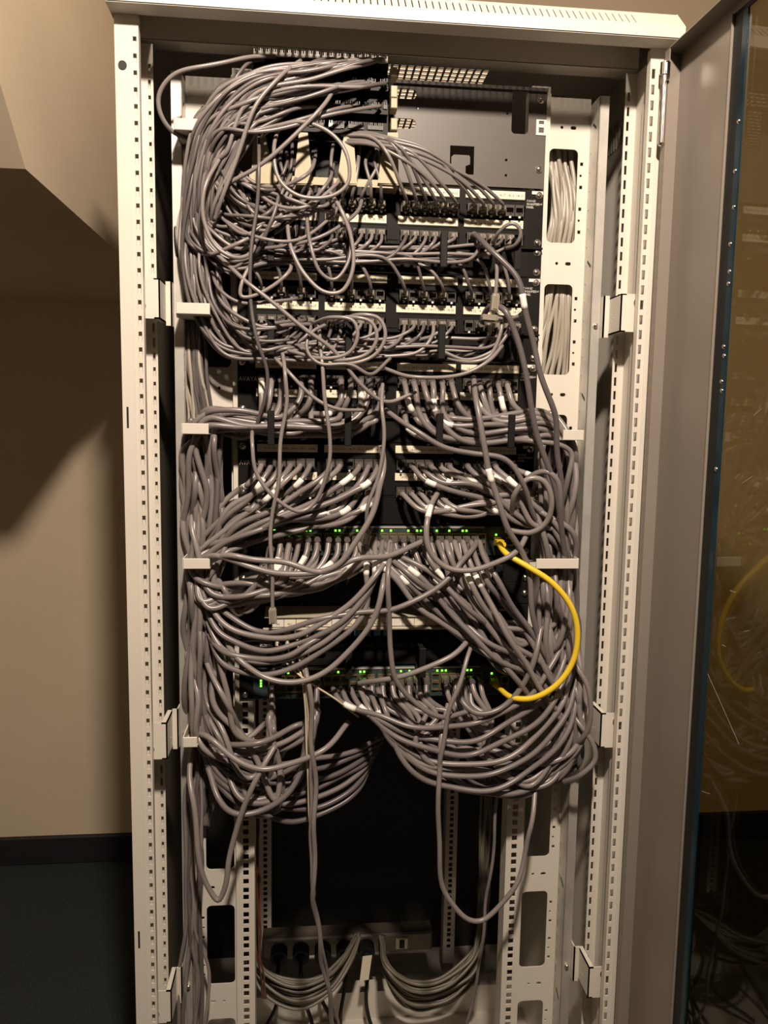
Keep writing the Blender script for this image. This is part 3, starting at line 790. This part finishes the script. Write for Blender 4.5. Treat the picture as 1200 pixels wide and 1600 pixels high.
# D: third panel, left blocks -> third manager -> left cable way -> upper switch
SWL = ['upper', 'lower']
def port_in(sw, row, i):
    return np.array(portpos(sw, row, i))+np.array([0, -.020, 0])
sw_used = {0: [], 1: []}
def swp(sw, i):
    row = 1 if (sw, 0, i) in used else 0
    used.add((sw, row, i)); return port_in(sw, row, i), row
XL = lambda t: lerp(290, 346, t)
seqD = [(row, b, k) for row in (0, 1) for b in (0, 1) for k in range(6)]
for i, (row, b, k) in enumerate(seqD):
    if (row, b, k) in ((0, 0, 3), (0, 1, 0)): continue
    J = jk(2, row, b, k); jx, jy = P2(J); t = ((i*11) % 24)/24
    ym = lerp(648, 684, R(0, 1)); dep = lerp(.045, .085, R(0, 1)); xt = XL(t)+R(-3, 3)
    col = i % 12
    S, srow = swp(0, min(11, col)); sx, sy = P2(S)
    pts = [J, (jx, jy+7, .066), (jx-R(0, 8), lerp(jy, ym, .62), .055), (jx-R(22, 40), ym-R(0, 4), dep)]
    x = jx-110
    while x > 390: pts.append((x, ym+R(-4, 4), dep)); x -= R(75, 110)
    pts += [(lerp(318, 350, R(0, 1)), ym-R(2, 10), dep), (J_(288, 344, t), 690+R(-10, 10), .045+R(0, .06)), (J_(288, 346, t), 760, .05+R(0, .055)), (J_(290, 346, t), 835, .05+R(0, .05)),
            (J_(298, 338, t), 886, .05+R(0, .02)), (J_(312, 356, t), 920+R(-10, 30), .03+R(0, .04)), (R(370, 415), 930+R(-30, 34), .03+R(0, .03)), (lerp(sx, 395, .35)+R(-6, 6), 903+R(-10, 18), .035+R(0, .02)),
            (sx-R(0, 6), sy+R(20, 28), .062), S]
    cable(pts, THICK*R(.94, 1.05), plabel('thick grey cable', 2, row, b, k, 'to upper switch'), 'thick cables on the left side', random.choice(GREYS[:3]), plugs=[(0, 'boot'), (1, 'boot')], sleeves=[.035] if i % 3 == 0 else ([.955] if i % 3 == 1 else []))

# E: lowest panel, left blocks -> left cable way -> lower switch
seqE = [(row, b, k) for row in (0, 1) for b in (0, 1) for k in range(6)]
for i, (row, b, k) in enumerate(seqE):
    if (row, b, k) in ((1, 0, 5), (0, 1, 2)): continue
    J = jk(3, row, b, k); jx, jy = P2(J); t = ((i*7) % 24)/24; xt = XL(t)
    S, srow = swp(1, min(9, (i*5) % 10)); sx, sy = P2(S)
    dep = .04+.05*R(0, 1)
    ends = lerp(796, 846, (jx-400)/200)+R(-10, 10)+ (6 if row else 0)
    pts = [J, (jx-3, jy+8, .066), (jx-R(16, 26), jy+R(24, 38), .052), (lerp(jx, 350, .52), lerp(jy, ends, .68)+R(-5, 5), dep), (lerp(345, 385, (jx-400)/200), ends, dep),
           (J_(294, 352, t), J_(884, 860, t)+R(-10, 10), .045+R(0, .03)), (J_(290, 354, t), 935, .04+R(0, .05)), (J_(292, 350, t), 1010, .04+R(0, .055)), (J_(298, 356, t), 1090, .03+R(0, .06)),
           (J_(312, 384, t), 1160+R(-16, 16), .03+R(0, .05))]
    bot = R(1150, 1272); bx_ = R(375, 440)
    pts += [(bx_, bot, .025+R(0, .05)), (lerp(bx_, sx, .6)+R(0, 20), bot-R(18, 40), .03+R(0, .04)), (sx-R(-4, 12), 1128+R(-8, 8), .05), (sx, sy+26, .062), S]
    cable(pts, THICK*R(.94, 1.05), plabel('thick grey cable', 3, row, b, k, 'to lower switch'), 'thick cables on the left side', random.choice(GREYS[:3]), plugs=[(0, 'boot'), (1, 'boot')], sleeves=[.05] if i % 2 else ([.09] if i % 4 == 0 else []))

# F: third panel, right blocks -> third manager -> right cable way -> upper switch
XR = lambda t: lerp(846, 900, t)
seqF = [(row, b, k) for row in (0, 1) for b in (2, 3) for k in range(6)]
for i, (row, b, k) in enumerate(seqF):
    if (row, b, k) in ((0, 3, 5), (1, 3, 4), (1, 3, 5)): continue
    J = jk(2, row, b, k); jx, jy = P2(J); t = ((i*7) % 24)/24; xt = XR(t)
    ym = lerp(652, 688, R(0, 1)); dep = lerp(.045, .085, R(0, 1))
    S, srow = swp(0, 12+i % 12); sx, sy = P2(S)
    pts = [J, (jx+3, jy+8, .066), (jx+R(8, 16), lerp(jy, ym, .6), .055), (jx+R(34, 52), ym-R(0, 5), dep)]
    x = jx+120
    while x < 800: pts.append((x, ym+R(-4, 4), dep)); x += R(70, 100)
    pts += [(lerp(838, 862, R(0, 1)), ym-R(2, 12), dep), (J_(846, 896, t), 705+R(-12, 12), .04+R(0, .06)), (J_(846, 896, t), 780, .04+R(0, .06)), (J_(848, 898, t), 870, .04+R(0, .055)),
            (J_(846, 896, t), 935+R(-14, 14), .03+R(0, .05)), (J_(840, 888, t), R(970, 1030), .03+R(0, .05)), (J_(785, 835, t), R(975, 1050), .03+R(0, .05)), (lerp(sx, 790, .5)+R(-12, 12), R(925, 975), .03+R(0, .03)),
            (sx+R(10, 18), sy+R(34, 46), .056), S]
    cable(pts, THICK*R(.94, 1.05), plabel('thick grey cable', 2, row, b, k, 'to upper switch'), 'thick cables on the right side', random.choice(GREYS[:3]), plugs=[(0, 'boot'), (1, 'boot')], sleeves=[.045] if i % 3 == 0 else ([.94] if i % 3 == 1 else []))

# G: lowest panel, right blocks -> right cable way -> big loops -> lower switch
seqG = [(row, b, k) for row in (0, 1) for b in (2, 3) for k in range(6)]
for i, (row, b, k) in enumerate(seqG):
    if (row, b, k) in ((0, 2, 0), (1, 2, 5), (0, 3, 4)): continue
    J = jk(3, row, b, k); jx, jy = P2(J); t = ((i*7) % 24)/24; xt = lerp(862, 902, t)
    S, srow = swp(1, 10+(i*5) % 14); sx, sy = P2(S)
    f_ = (jx-620)/200
    dep = .035+.05*R(0, 1)
    pts = [J, (jx+5, jy+6, .066), (jx+R(24, 34), jy+lerp(18, 28, R(0, 1)), .050), (lerp(jx, 860, .5), lerp(jy, 815, .5)+R(-8, 12), dep), (lerp(800, 842, f_), 796+R(-24, 22), dep),
           (J_(850, 896, t), 842+R(-12, 12), .03+R(0, .05)), (J_(852, 904, t), 920, .03+R(0, .06)), (J_(852, 906, t), 1010, .03+R(0, .06)), (J_(866, 916, t), 1090, .03+R(0, .04))]
    if sx > 690:
        pts += [(J_(862, 905, t), 1150, .03+R(0, .03)), (J_(820, 865, t), 1190+R(-26, 14), .03+R(0, .03)), (J_(755, 790, t), 1180+R(-36, 20), .03+R(0, .04)), (sx+R(8, 30), 1122+R(-8, 8), .05)]
    else:
        pts += [(J_(868, 914, t), 1150+R(-14, 14), .03+R(0, .03)), (J_(826, 874, t), 1205+R(-22, 24), .02+R(0, .04)), (J_(735, 775, t), R(1165, 1242), .02+R(0, .04)), (J_(640, 695, t), R(1140, 1205), .02+R(0, .04)), (sx+R(14, 40), 1118+R(-8, 8), .05)]
    pts += [(sx+R(0, 5), sy+24, .062), S]
    cable(pts, THICK*R(.94, 1.05), plabel('thick grey cable', 3, row, b, k, 'to lower switch'), 'thick cables on the right side', random.choice(GREYS[:3]), plugs=[(0, 'boot'), (1, 'boot')], sleeves=[.05] if i % 2 else [])

# ---- one-off cables, each traced where it hangs
def one(label, pts, r=THIN, matn='cable_grey', grp=None, **kw): return cable(pts, r, label, grp, matn, **kw)
one('thin grey cable bowing out in a wide arc at the top left corner', [(430, 88, .045), (380, 91, .02), (320, 101, .01), (270, 118, .01), (248, 150, .015), (252, 182, .02), (268, 206, .03), (292, 217, .05), (330, 226, .06)], .0031, 'cable_grey_light')
one('thin grey cable swinging in a round loop below the terminal block', [(405, 215, .04), (430, 200, .02), (475, 188, .012), (515, 208, .008), (543, 245, .006), (545, 285, .006), (515, 308, .006), (470, 308, .008), (438, 280, .01), (428, 235, .015), (436, 195, .04)], .0029, 'cable_grey_light')
one('thin grey cable crossing the top bundle on a slant', [(470, 70+25, .03), (440, 115, .008), (402, 165, .004), (375, 230, .006), (350, 300, .01), (335, 345, .03)], .0031, 'cable_grey_light')
one('thin grey cable slanting down left of the ivory legs', [(528, 128, .04), (505, 165, .008), (475, 200, .006), (440, 232, .006), (400, 262, .01), (350, 290, .02)], .0030, 'cable_grey_light')
one('long thin grey cable hanging straight down past the upper label strips', [(404, 196, .05), (404, 250, .012), (402, 320, .008), (394, 400, .008), (391, 470, .008), (401, 530, .01), (416, 580, .02), (412, 625, .03), (400, 668, .045)], .0027, 'cable_grey_dark')
one('thin grey cable hanging in a deep loop over the second patch panel', [(448, 335, .04), (456, 390, .015), (475, 430, .01), (505, 457, .008), (532, 455, .008), (549, 420, .008), (548, 370, .01), (532, 325, .012), (515, 300, .03)], .0030, 'cable_grey_light')
one('thin grey cable in a narrow loop inside the deep loop', [(478, 330, .04), (486, 380, .014), (500, 425, .012), (522, 437, .012), (545, 410, .014), (548, 372, .02), (535, 330, .04)], .0028)
one('thin grey cable curling in a small hook left of second label strip', [(455, 412, .04), (452, 425, .015), (430, 445, .01), (395, 462, .008), (376, 463, .008), (378, 440, .01), (392, 412, .02)], .0029, 'cable_grey_light')
one('thin grey cable curling low beside the left cable way at the top', [(350, 235, .03), (324, 290, .01), (318, 345, .008), (335, 385, .008), (368, 402, .01), (392, 395, .02), (403, 360, .04)], .0030, 'cable_grey_light')
one('long thin grey cable running on a slant across second and third panels', [(336, 395, .04), (370, 425, .015), (420, 468, .008), (470, 510, .006), (520, 548, .01), (565, 600, .02), (605, 628, .03), (650, 612, .04)], .0031, 'cable_grey_light')
one('thin grey cable falling on a slant beside the long slanted one', [(430, 560, .04), (450, 580, .015), (490, 620, .01), (530, 640, .012), (568, 641, .03)], .0028, 'cable_grey_light')
one('thin grey cable dropping from second manager to third manager', [(440, 547, .05), (446, 580, .012), (448, 620, .01), (440, 680, .01), (438, 740, .01), (425, 800, .012), (424, 880, .012), (426, 952, .014)], .0030, 'cable_grey_light', plugs=[(1, 'free')])
one('thin grey cable hanging straight over the third patch panel centre', [(498, 505, .05), (503, 560, .012), (507, 620, .008), (514, 680, .008), (512, 730, .012), (495, 780, .02), (470, 798, .014), (430, 780, .012), (402, 740, .012), (394, 690, .016), (394, 672, .05)], .0030, 'cable_grey_light')
one('grey cable dropping from third manager along the centre gap', [(598, 600, .04), (596, 640, .012), (599, 690, .010), (592, 745, .010), (575, 790, .012), (572, 830, .03)], .0030, 'cable_grey_light', plugs=[(1, 'free')])
one('thin grey cable curving from third manager rings to far left block', [(610, 560, .05), (575, 585, .012), (548, 570, .01), (500, 568, .008), (480, 545, .012), (486, 520, .02), (510, 507, .03)], .0028)
for q, (x, w2) in enumerate(((600, 30), (588, 26), (560, 22))):
    one('thin grey cable in a round bow on second manager, %s of three' % ('outermost', 'middle', 'innermost')[q], [(x-70, 505, .06), (x-40, 492+q*2, .014), (x-8, 497+q*3, .01), (x+2-q*2, 525, .008), (x-14, 556-q*3, .01), (x-60, 570-q*6, .012), (x-110, 548, .04)], .0029, 'cable_grey_light')
one('thin grey cable curving in a ring at the right end of first manager', [(770, 380, .05), (780, 362, .03), (800, 348, .02), (814, 362, .02), (806, 382, .025), (790, 388, .05)], .0029)
one('thin grey cable bowing down in front of second panel right block', [(700, 560, .05), (735, 566, .03), (765, 555, .025), (780, 530, .025), (785, 505, .03), (775, 490, .05)], .0029, 'cable_grey_light')
one('thin grey cable bowing down beside the one in front of right block', [(690, 548, .05), (730, 563, .035), (768, 548, .03), (794, 520, .03), (796, 500, .05)], .0029)
one('thin grey cable sagging low over third panel label strip', [(602, 576, .04), (640, 588, .014), (690, 590, .01), (730, 582, .01), (765, 563, .014), (785, 540, .03)], .0030, 'cable_grey_light')
one('loose grey cable with a clear plug lying on second panel', [(745, 385, .06), (768, 388, .03), (775, 410, .02), (776, 440, .02), (774, 462, .02)], .0029, plugs=[(1, 'free')], matn='cable_grey_light')
one('loose grey cable with its clear plug pointing left below the other plug', [(822, 478, .05), (812, 492, .03), (795, 498, .022), (775, 497, .02)], .0028, plugs=[(1, 'free')])
one('thick dark grey cable running down the right from the topmost panel', [np.array(jk(0, 1, 3, 0)), (745, 368, .05), (770, 390, .015), (800, 425, .006), (822, 490, .004), (842, 570, .004), (866, 655, .006), (874, 720, .02), (880, 800, .04), (884, 880, .055), (888, 950, .075), (890, 1010, .1)], .0046, 'cable_grey_dark', plugs=[(0, 'boot')], sleeves=[.22])
one('thick dark grey cable running down the right from second panel', [np.array(jk(1, 1, 3, 1)), (765, 478, .04), (785, 482, .014), (803, 520, .010), (818, 570, .008), (834, 640, .008), (846, 700, .012), (866, 770, .02), (880, 840, .03), (888, 900, .05), (892, 960, .075), (893, 1020, .1)], .0046, 'cable_grey_dark', plugs=[(0, 'boot')])
one('thick grey cable crossing down over the lowest panel right blocks', [(740, 590, .06), (744, 630, .02), (751, 670, .008), (762, 710, .004), (772, 760, .002), (790, 815, .002), (812, 860, .006), (826, 905, .012), (832, 960, .02), (846, 1010, .03), (870, 1050, .05)], .0046, 'cable_grey', sleeves=[.33])
one('grey cable sweeping from centre gap to the right cable way', [(602, 640, .05), (640, 668, .02), (690, 694, .012), (740, 708, .010), (790, 722, .010), (820, 760, .012), (832, 800, .03), (845, 825, .05)], .0040, 'cable_grey')
one('thick grey cable rising in a round hoop at the right end of lowest panel', [(800, 805, .05), (806, 770, .02), (824, 748, .012), (846, 752, .010), (861, 785, .012), (855, 815, .02), (830, 832, .03), (790, 828, .05)], .0044, 'cable_grey_light')
one('thick grey cable rising in a second wider hoop beside the cable way', [(812, 770, .06), (828, 744, .03), (852, 738, .02), (872, 755, .015), (874, 790, .02), (868, 830, .05)], .0044)
one('thick grey cable bowing right around the third manager bar', [(780, 688, .06), (830, 688, .03), (870, 690, .02), (893, 705, .02), (889, 745, .02), (876, 790, .04)], .0042)
one('thick grey cable hanging in a wide bow over the upper switch right side', [(684, 770, .06), (672, 790, .03), (665, 825, .010), (672, 858, .004), (700, 886, .002), (740, 893, .002), (780, 880, .004), (808, 860, .012), (822, 838, .04)], .0045, 'cable_grey_light', sleeves=[.16])
one('thick grey cable crossing from upper switch down to the fibre tray', [(745, 846, .07), (735, 862, .04), (705, 898, .010), (660, 930, .006), (610, 955, .006), (560, 958, .010), (500, 968, .012), (440, 985, .02), (390, 980, .03), (340, 950, .05)], .0045, 'cable_grey')
one('thick grey cable stretched across below the upper switch', [(318, 882, .05), (350, 868, .014), (400, 872, .008), (450, 880, .006), (500, 893, .006), (560, 875, .01), (612, 866, .03), (660, 846, .06)], .0046, 'cable_grey_light')
one('thick grey cable sagging below the one stretched under upper switch', [(308, 876, .05), (340, 868, .02), (390, 885, .01), (440, 897, .006), (490, 897, .005), (530, 880, .004), (560, 840, .004), (590, 780, .008), (600, 740, .014), (596, 700, .05)], .0046, 'cable_grey_light')
for q in range(4):
    one('thick grey cable drooping from upper switch to left side, %s of four' % ('highest', 'second', 'third', 'lowest')[q], [(610-q*12, 846, .07), (604-q*10, 870+q*3, .035), (582-q*4, 905+q*14, .012+q*.003), (540, 950+q*14, .010), (480, 985+q*16, .012), (410, 998+q*18, .014), (350, 975+q*22, .03), (318+q*3, 930+q*20, .055)], .0045, random.choice(GREYS[:3]), grp='cables drooping left below the upper switch', sleeves=[.12])
for q in range(6):
    a_ = R(-10, 10); b_ = R(-16, 16)
    one('thick grey cable slanting right from upper switch, %s from the left' % NTH[q], [(560+q*10, 848, .07), (570+q*10, 866, .05), (606+q*13+a_*.5, 898+R(-6, 6), .014+R(0, .03)), (658+q*15+a_, 958+b_*.5, .010+R(0, .04)), (724+q*12+a_, 1010+b_, .010+R(0, .04)), (812+q*7, 1052+b_, .02+R(0, .03)), (880+q*2, 1112+q*6, .05)], .0045, random.choice(GREYS[:3]), grp='cables slanting right below the upper switch', sleeves=[.13+.03*(q % 3)] if q % 2 == 0 else [])
for q in range(6):
    a_ = R(-9, 9); b_ = R(-14, 14)
    one('thick grey cable falling steeply from upper switch right ports, %s from the left' % NTH[q], [(684+q*13, 846, .07), (690+q*13, 866, .045), (708+q*13+a_*.4, 906+R(-6, 6), .012+R(0, .03)), (746+q*14+a_, 968+b_*.5, .004+R(0, .04)), (800+q*11+a_, 1040+b_, .004+R(0, .04)), (846+q*8+a_, 1094+b_, .012+R(0, .03)), (872+q*6, 1130+q*6, .035), (890+q*3, 1170+q*5, .05)], .0046, random.choice(GREYS[:3]), grp='cables falling right of the upper switch', sleeves=[.17] if q in (2, 3) else [])
one('grey cable hanging in a long straight drop in front of fibre tray', [(612, 850, .06), (606, 890, .012), (610, 950, .006), (610, 1020, .006), (620, 1065, .006), (650, 1100, .008), (690, 1118, .012), (740, 1110, .03)], .0042, 'cable_grey')
one('thick grey cable bowing wide from left side up to the fibre tray', [(352, 1000, .05), (372, 1028, .014), (410, 1056, .006), (450, 1063, .004), (505, 1050, .004), (550, 1018, .004), (580, 975, .006), (598, 915, .010), (606, 880, .05)], .0046, 'cable_grey_light')
one('thick grey cable bowing below the ICS sticker', [(330, 1000, .05), (355, 1020, .02), (400, 1030, .010), (450, 1022, .008), (490, 1002, .012), (520, 985, .03)], .0045)
one('thick grey cable rising from lower switch to the fibre tray right end', [(560, 1068, .06), (600, 1063, .02), (650, 1050, .010), (700, 1025, .010), (728, 1002, .03), (752, 984, .09)], .0044, 'cable_grey_light')
# big bows under the lower switch
for q in range(6):
    x = 520+q*14
    one('thick grey cable in a wide bow under the lower switch, %s from the top' % ('first', 'second', 'third', 'fourth', 'fifth', 'sixth')[q], [(x, 1076, .07), (x+14, 1098+q*3, .035), (lerp(x, 660, .5), 1118+q*12, .014+R(0, .015)), (655+q*5, 1134+q*18, .008+R(0, .018)), (735+q*6, 1136+q*19+R(-5, 5), .008+R(0, .018)), (806+q*6, 1104+q*19, .010+R(0, .015)), (858+q*6, 1050+q*18, .02), (886+q*4, 990+q*16, .05)], .0045, random.choice(GREYS[:3]), grp='wide bows under the lower switch', sleeves=[.10] if q % 2 == 0 else [])
one('grey cable making a full round bow at the right of lower switch', [(718, 1070, .07), (722, 1092, .035), (745, 1112, .02), (780, 1108, .016), (812, 1080, .014), (836, 1020, .014), (846, 980, .03)], .0045)
one('grey cable bowing outside the right cable way near the bracket', [(886, 1010, .06), (905, 1045, .03), (920, 1070, .02), (921, 1110, .015), (912, 1150, .02), (890, 1170, .05)], .0045)
one('grey cable in a hanging oval at the right bracket', [(884, 1100, .06), (905, 1130, .03), (928, 1165, .015), (930, 1190, .012), (905, 1212, .012), (880, 1222, .04)], .0044)
one('grey cable crossing from left side up to the lower switch bottom', [(308, 1145, .05), (330, 1155, .02), (370, 1185, .010), (410, 1200, .008), (460, 1192, .008), (505, 1170, .014), (545, 1128, .06)], .0046, 'cable_grey_light')
for q in range(7):
    one('grey cable sweeping left into the dark below the lower switch, %s from the top' % ('first', 'second', 'third', 'fourth', 'fifth', 'sixth', 'seventh')[q], [(600-q*4, 1150+q*8, .14), (560, 1168+q*11, .10), (500, 1185+q*15, .07), (440, 1196+q*14, .055), (380, 1186+q*12, .045), (335, 1150+q*12, .05), (315, 1100+q*10, .06)], .0044, random.choice(['cable_grey', 'cable_grey_dark']), grp='cables sweeping left into the dark', sleeves=[])
one('thick grey cable hanging lowest in a bow under the left bundle', [(498, 1110, .07), (478, 1180, .03), (455, 1235, .02), (415, 1266, .014), (372, 1270, .012), (340, 1245, .02), (325, 1200, .05)], .0046)
one('grey cable hanging in a narrow V in front of the left rail', [(430, 1165, .03), (405, 1210, .006), (378, 1262, .004), (362, 1330, .004), (352, 1385, .004), (340, 1409, .004), (325, 1385, .006), (308, 1320, .01), (300, 1255, .02), (298, 1200, .05), (302, 1150, .09)], .0044, 'cable_grey_light')
one('long grey cable dropping from fibre tray to the cabinet floor', [(470, 1010, .06), (482, 1060, .012), (489, 1160, .008), (491, 1290, .008), (489, 1370, .012), (500, 1470, .03), (514, 1560, .06), (526, 1640, .09)], .0040, 'cable_grey_light')
one('thin grey cable running beside the long dropping one', [(476, 1075, .06), (484, 1130, .016), (486, 1260, .014), (488, 1380, .018), (504, 1480, .035), (520, 1570, .06), (545, 1640, .09)], .0026, 'cable_grey_light')
one('grey cable hanging in a long U on the right below the loops', [(700, 1100, .06), (690, 1160, .016), (684, 1230, .010), (686, 1320, .010), (698, 1395, .010), (726, 1433, .010), (752, 1436, .010), (790, 1405, .010), (820, 1345, .012), (832, 1280, .014), (836, 1235, .04)], .0041, 'cable_grey_light')
one('flat grey cable falling from fibre tray right end past the lower switch', [(742, 990, .06), (738, 1010, .03), (720, 1060, .006), (700, 1120, .004), (688, 1180, .006), (685, 1230, .02)], .0036, 'cable_grey_light')
one('thin grey cable falling inside the right rail to the floor', [(776, 1245, .05), (772, 1300, .06), (764, 1380, .07), (757, 1440, .08), (748, 1510, .10), (730, 1600, .13), (718, 1650, .16)], .0028, 'cable_grey_light')
YC = one('bright yellow patch cable looping between upper and lower switch', [np.array((.1830, PF-.030, SWZ[0][1]-.0260)), (781, 850, .055), (792, 866, .020), (825, 886, .002), (862, 910, -.008), (890, 945, -.012), (902, 985, -.012), (897, 1030, -.010), (870, 1070, -.006), (832, 1091, .004), (800, 1090, .02), (783, 1078, .05), np.array((.1830, PF-.030, SWZ[1][1]-.0260))], .0047, 'cable_yellow', wob=.15)
YB = MB().cyl((0, -.010, 0), (0, -.028, 0), .0066, 12, r1=.0052).box(-.0062, .0062, -.012, .010, -.0046, .0046).mesh('plug', ['cable_yellow'])
for z in (SWZ[0][1]-.0260, SWZ[1][1]-.0260): inst('plug', YB, (.1830, PF-.014, z), YC)

# cables standing in the cable ways
for i in range(13):
    x = lerp(858, 896, i/12); 
    one('pale grey riser cable in the right cable-way windows', [(x+R(-2, 2)-3, 150, .150), (x-3, 240, .140+R(0, .015)), (x+3+R(-3, 3), 300, .135+R(0, .015)), (x+4, 350, .14), (x-2, 385, .146), (x-3+R(-3, 3), 420, .15), (x+R(-4, 4)-4, 470, .14), (x-lerp(30, -4, i/12), 560, .15), (x-lerp(60, 0, i/12), 640, .16)], .0036, 'cable_pale', 'pale riser cables in the right cable way')
for i in range(12):
    t = i/11
    one('grey cable running down inside the upper left cable way', [(lerp(280, 318, t)+R(-4, 4), 205+R(-8, 8), .10), (lerp(280, 322, t)+R(-6, 6), 290, .085+R(-.02, .02)), (lerp(280, 320, t)+R(-6, 6), 380, .08), (lerp(284, 316, t)+R(-4, 4), 470, .098), (lerp(283, 320, t)+R(-6, 6), 560, .085), (lerp(292, 330, t), 640, .09), (lerp(290, 345, t), 720, .1)], .0028, random.choice(['cable_grey', 'cable_grey_dark', 'cable_black', 'cable_pale']), 'cables down the upper left cable way')
for i in range(14):
    t = i/13; tt = R(0, 1)
    one('thick grey cable standing in the left cable way between the bars', [(lerp(300, 350, t), 652+R(-6, 6), .075), (XL(t)-2, 690, .09+R(-.012, .012)), (XL(t)+R(-4, 4), 760, .085+R(-.02, .012)), (XL(t)+R(-4, 4), 840, .085+R(-.02, .012)), (lerp(298, 338, t), 885, .096), (J_(290, 340, t), 960, .085+R(-.02, .015)), (J_(290, 335, tt), 1050, .08+R(-.02, .02)), (J_(294, 326, tt), 1140, .095), (J_(296, 340, t), 1210+R(-20, 30), .09), (J_(294, 325, t), 1290, .1)], .0045, random.choice(GREYS), 'thick cables standing in the left cable way', sleeves=[])
for i in range(7):
    t = i/6
    one('grey cable running down the lower left cable way to the floor', [(lerp(292, 315, t), 1080, .09), (lerp(296, 318, t)+R(-3, 3), 1160, .092), (lerp(290, 312, t)+R(-3, 3), 1250, .08), (lerp(292, 318, t)+R(-5, 5), 1350, .075), (lerp(290, 312, t)+R(-6, 6), 1450, .07), (lerp(282, 325, t)+R(-6, 6), 1530, .07), (lerp(280, 312, t), 1650, .06)], lerp(.0026, .0042, R(0, 1)), random.choice(GREYS), 'cables down the lower left cable way')
for i in range(12):
    t = i/11
    one('thick grey cable standing in the right cable way beside the switches', [(lerp(852, 888, t), 676+R(-6, 6), .075), (XR(t)-6, 740, .09+R(-.02, .01)), (XR(t)+R(-4, 4), 820, .085+R(-.02, .012)), (lerp(855, 890, t), 885, .096), (XR(t)+R(-4, 4), 960, .085+R(-.025, .012)), (lerp(862, 905, t), 1040, .08+R(-.03, .01)), (lerp(868, 905, t), 1120, .07), (lerp(830, 900, t), 1190+R(-14, 20), .06), (lerp(780, 850, t), 1222+R(-16, 16), .06)], .0045, random.choice(GREYS), 'thick cables standing in the right cable way')
# fibre leads
for k in range(4):
    x = -.1790+k*.0163; px, py = P2((x, .085, 1.108))
    pts = [np.array((x, .082, 1.106)), (px+2, py+20, .06), (px+lerp(14, 0, k/3), py+40, .035), ((464, 470, 476, 478)[k], 1050, .020)]
    pts += [(520, 1090, .02), (560, 1120, .05)] if k < 1 else [((478, 482, 484)[k-1], 1150, .02), ((484, 487, 488)[k-1], 1280, .03), ((488, 490, 492)[k-1], 1400, .05)]
    c = one('thin cream fibre lead from the fibre tray, %s from the left' % NTH[k], pts, .0016, 'cable_cream', 'cream fibre leads')
    inst('fibre_connector', MB().cyl((0, .006, .004), (0, -.002, -.012), .0042, 10, r1=.0026).mesh('fibre_connector', ['clip_white']), (x, .084, 1.106), c)

# ---------------------------------------------------------------- bottom of the cabinet
PS = empty('power_strip', (-.02, .60, .2), 'grey power strip with black plugs at the cabinet rear', 'power strip')
part('strip_body', MB().bbox(-.235, .175, .585, .63, .180, .228, .004), 'dull_plastic', PS)
sw_ = part('rocker_switch', MB().bbox(.085, .115, .580, .586, .190, .218, .002), 'label_paper', PS)
part('rocker', MB().bbox(.094, .106, .576, .581, .194, .214, .002), 'black_plastic', sw_)
for k in range(5):
    x = -.195+k*.052
    c = cable([np.array((x, .555, .195)), np.array((x, .52, .185)), np.array((x+R(-.01, .01), .50, .14)), np.array((x+R(-.04, .04), .48, .08)), np.array((x+R(-.06, .06), .40, .045))], .0045, 'black power lead with round plug in the power strip, %s from left' % NTH[k], 'black power leads', 'cable_black', name='power_lead')
    part('plug', MB().cyl((x, .586, .200), (x, .556, .198), .020, 18).cyl((x, .556, .198), (x, .548, .194), .012, 14, r1=.006), 'black_plastic', c)
tq = A(572, 1513, .46)
part('cable_label', MB().hexa([tuple(np.array(v)+tq) for v in ((-.014, 0, -.030), (.006, 0, -.028), (.006, .002, -.028), (-.014, .002, -.030), (-.008, 0, .028), (.013, 0, .030), (.013, .002, .030), (-.008, .002, .028))]), 'label_paper', c, 'white paper label')
for i in range(24):
    t = i/23; y = R(.34, .44)
    cable([(386+R(-2, 2), 1470+26*t, y+.05), (412+R(-4, 4), 1512+36*t, y), (462+R(-8, 8), 1532+46*t, y-.02), (516+R(-6, 6), 1516+36*t, y), (544+8*t, 1482+14*t, y+.05), (556+6*t, 1462+R(-4, 4), y+.1)], .0034, 'pale grey wire in the slack bundle at the lower left', 'slack wires at the lower left', 'wire_dull', name='wire')
for i in range(28):
    t = i/27; y = R(.34, .46)
    cable([(592+8*t, 1462, y+.1), (604+R(-3, 3), 1506+20*t, y), (640+R(-6, 6), 1532+44*t, y-.02), (692+R(-8, 8), 1530+42*t, y-.02), (734+R(-5, 5)+4*t, 1496+36*t, y), (752+R(-5, 5), 1452+20*t, y+.04), (756+R(-8, 8), 1400, y+.06), (757+R(-8, 8), 1330, y+.08), (758+R(-8, 8), 1230, y+.09), (758+R(-8, 8), 1130, y+.1)], .0034, 'pale grey wire in the slack bundle at the lower right', 'slack wires at the lower right', 'wire_dull', name='wire')
for k in range(3):
    x = -.2035+k*.005
    one(('rust red', 'brown', 'dark red')[k]+' cable standing at the rear left rail', [(397+k*3, 1130, .15), (398+k*3, 1260, .15), (399+k*3, 1380, .16), (401+k*3, 1480, .19), (410+k*3, 1560, .25)], .0017, 'cable_red', 'red cables at the rear left rail')

flush_texts()
print('cables', TUBES, 'objects', len(bpy.data.objects))
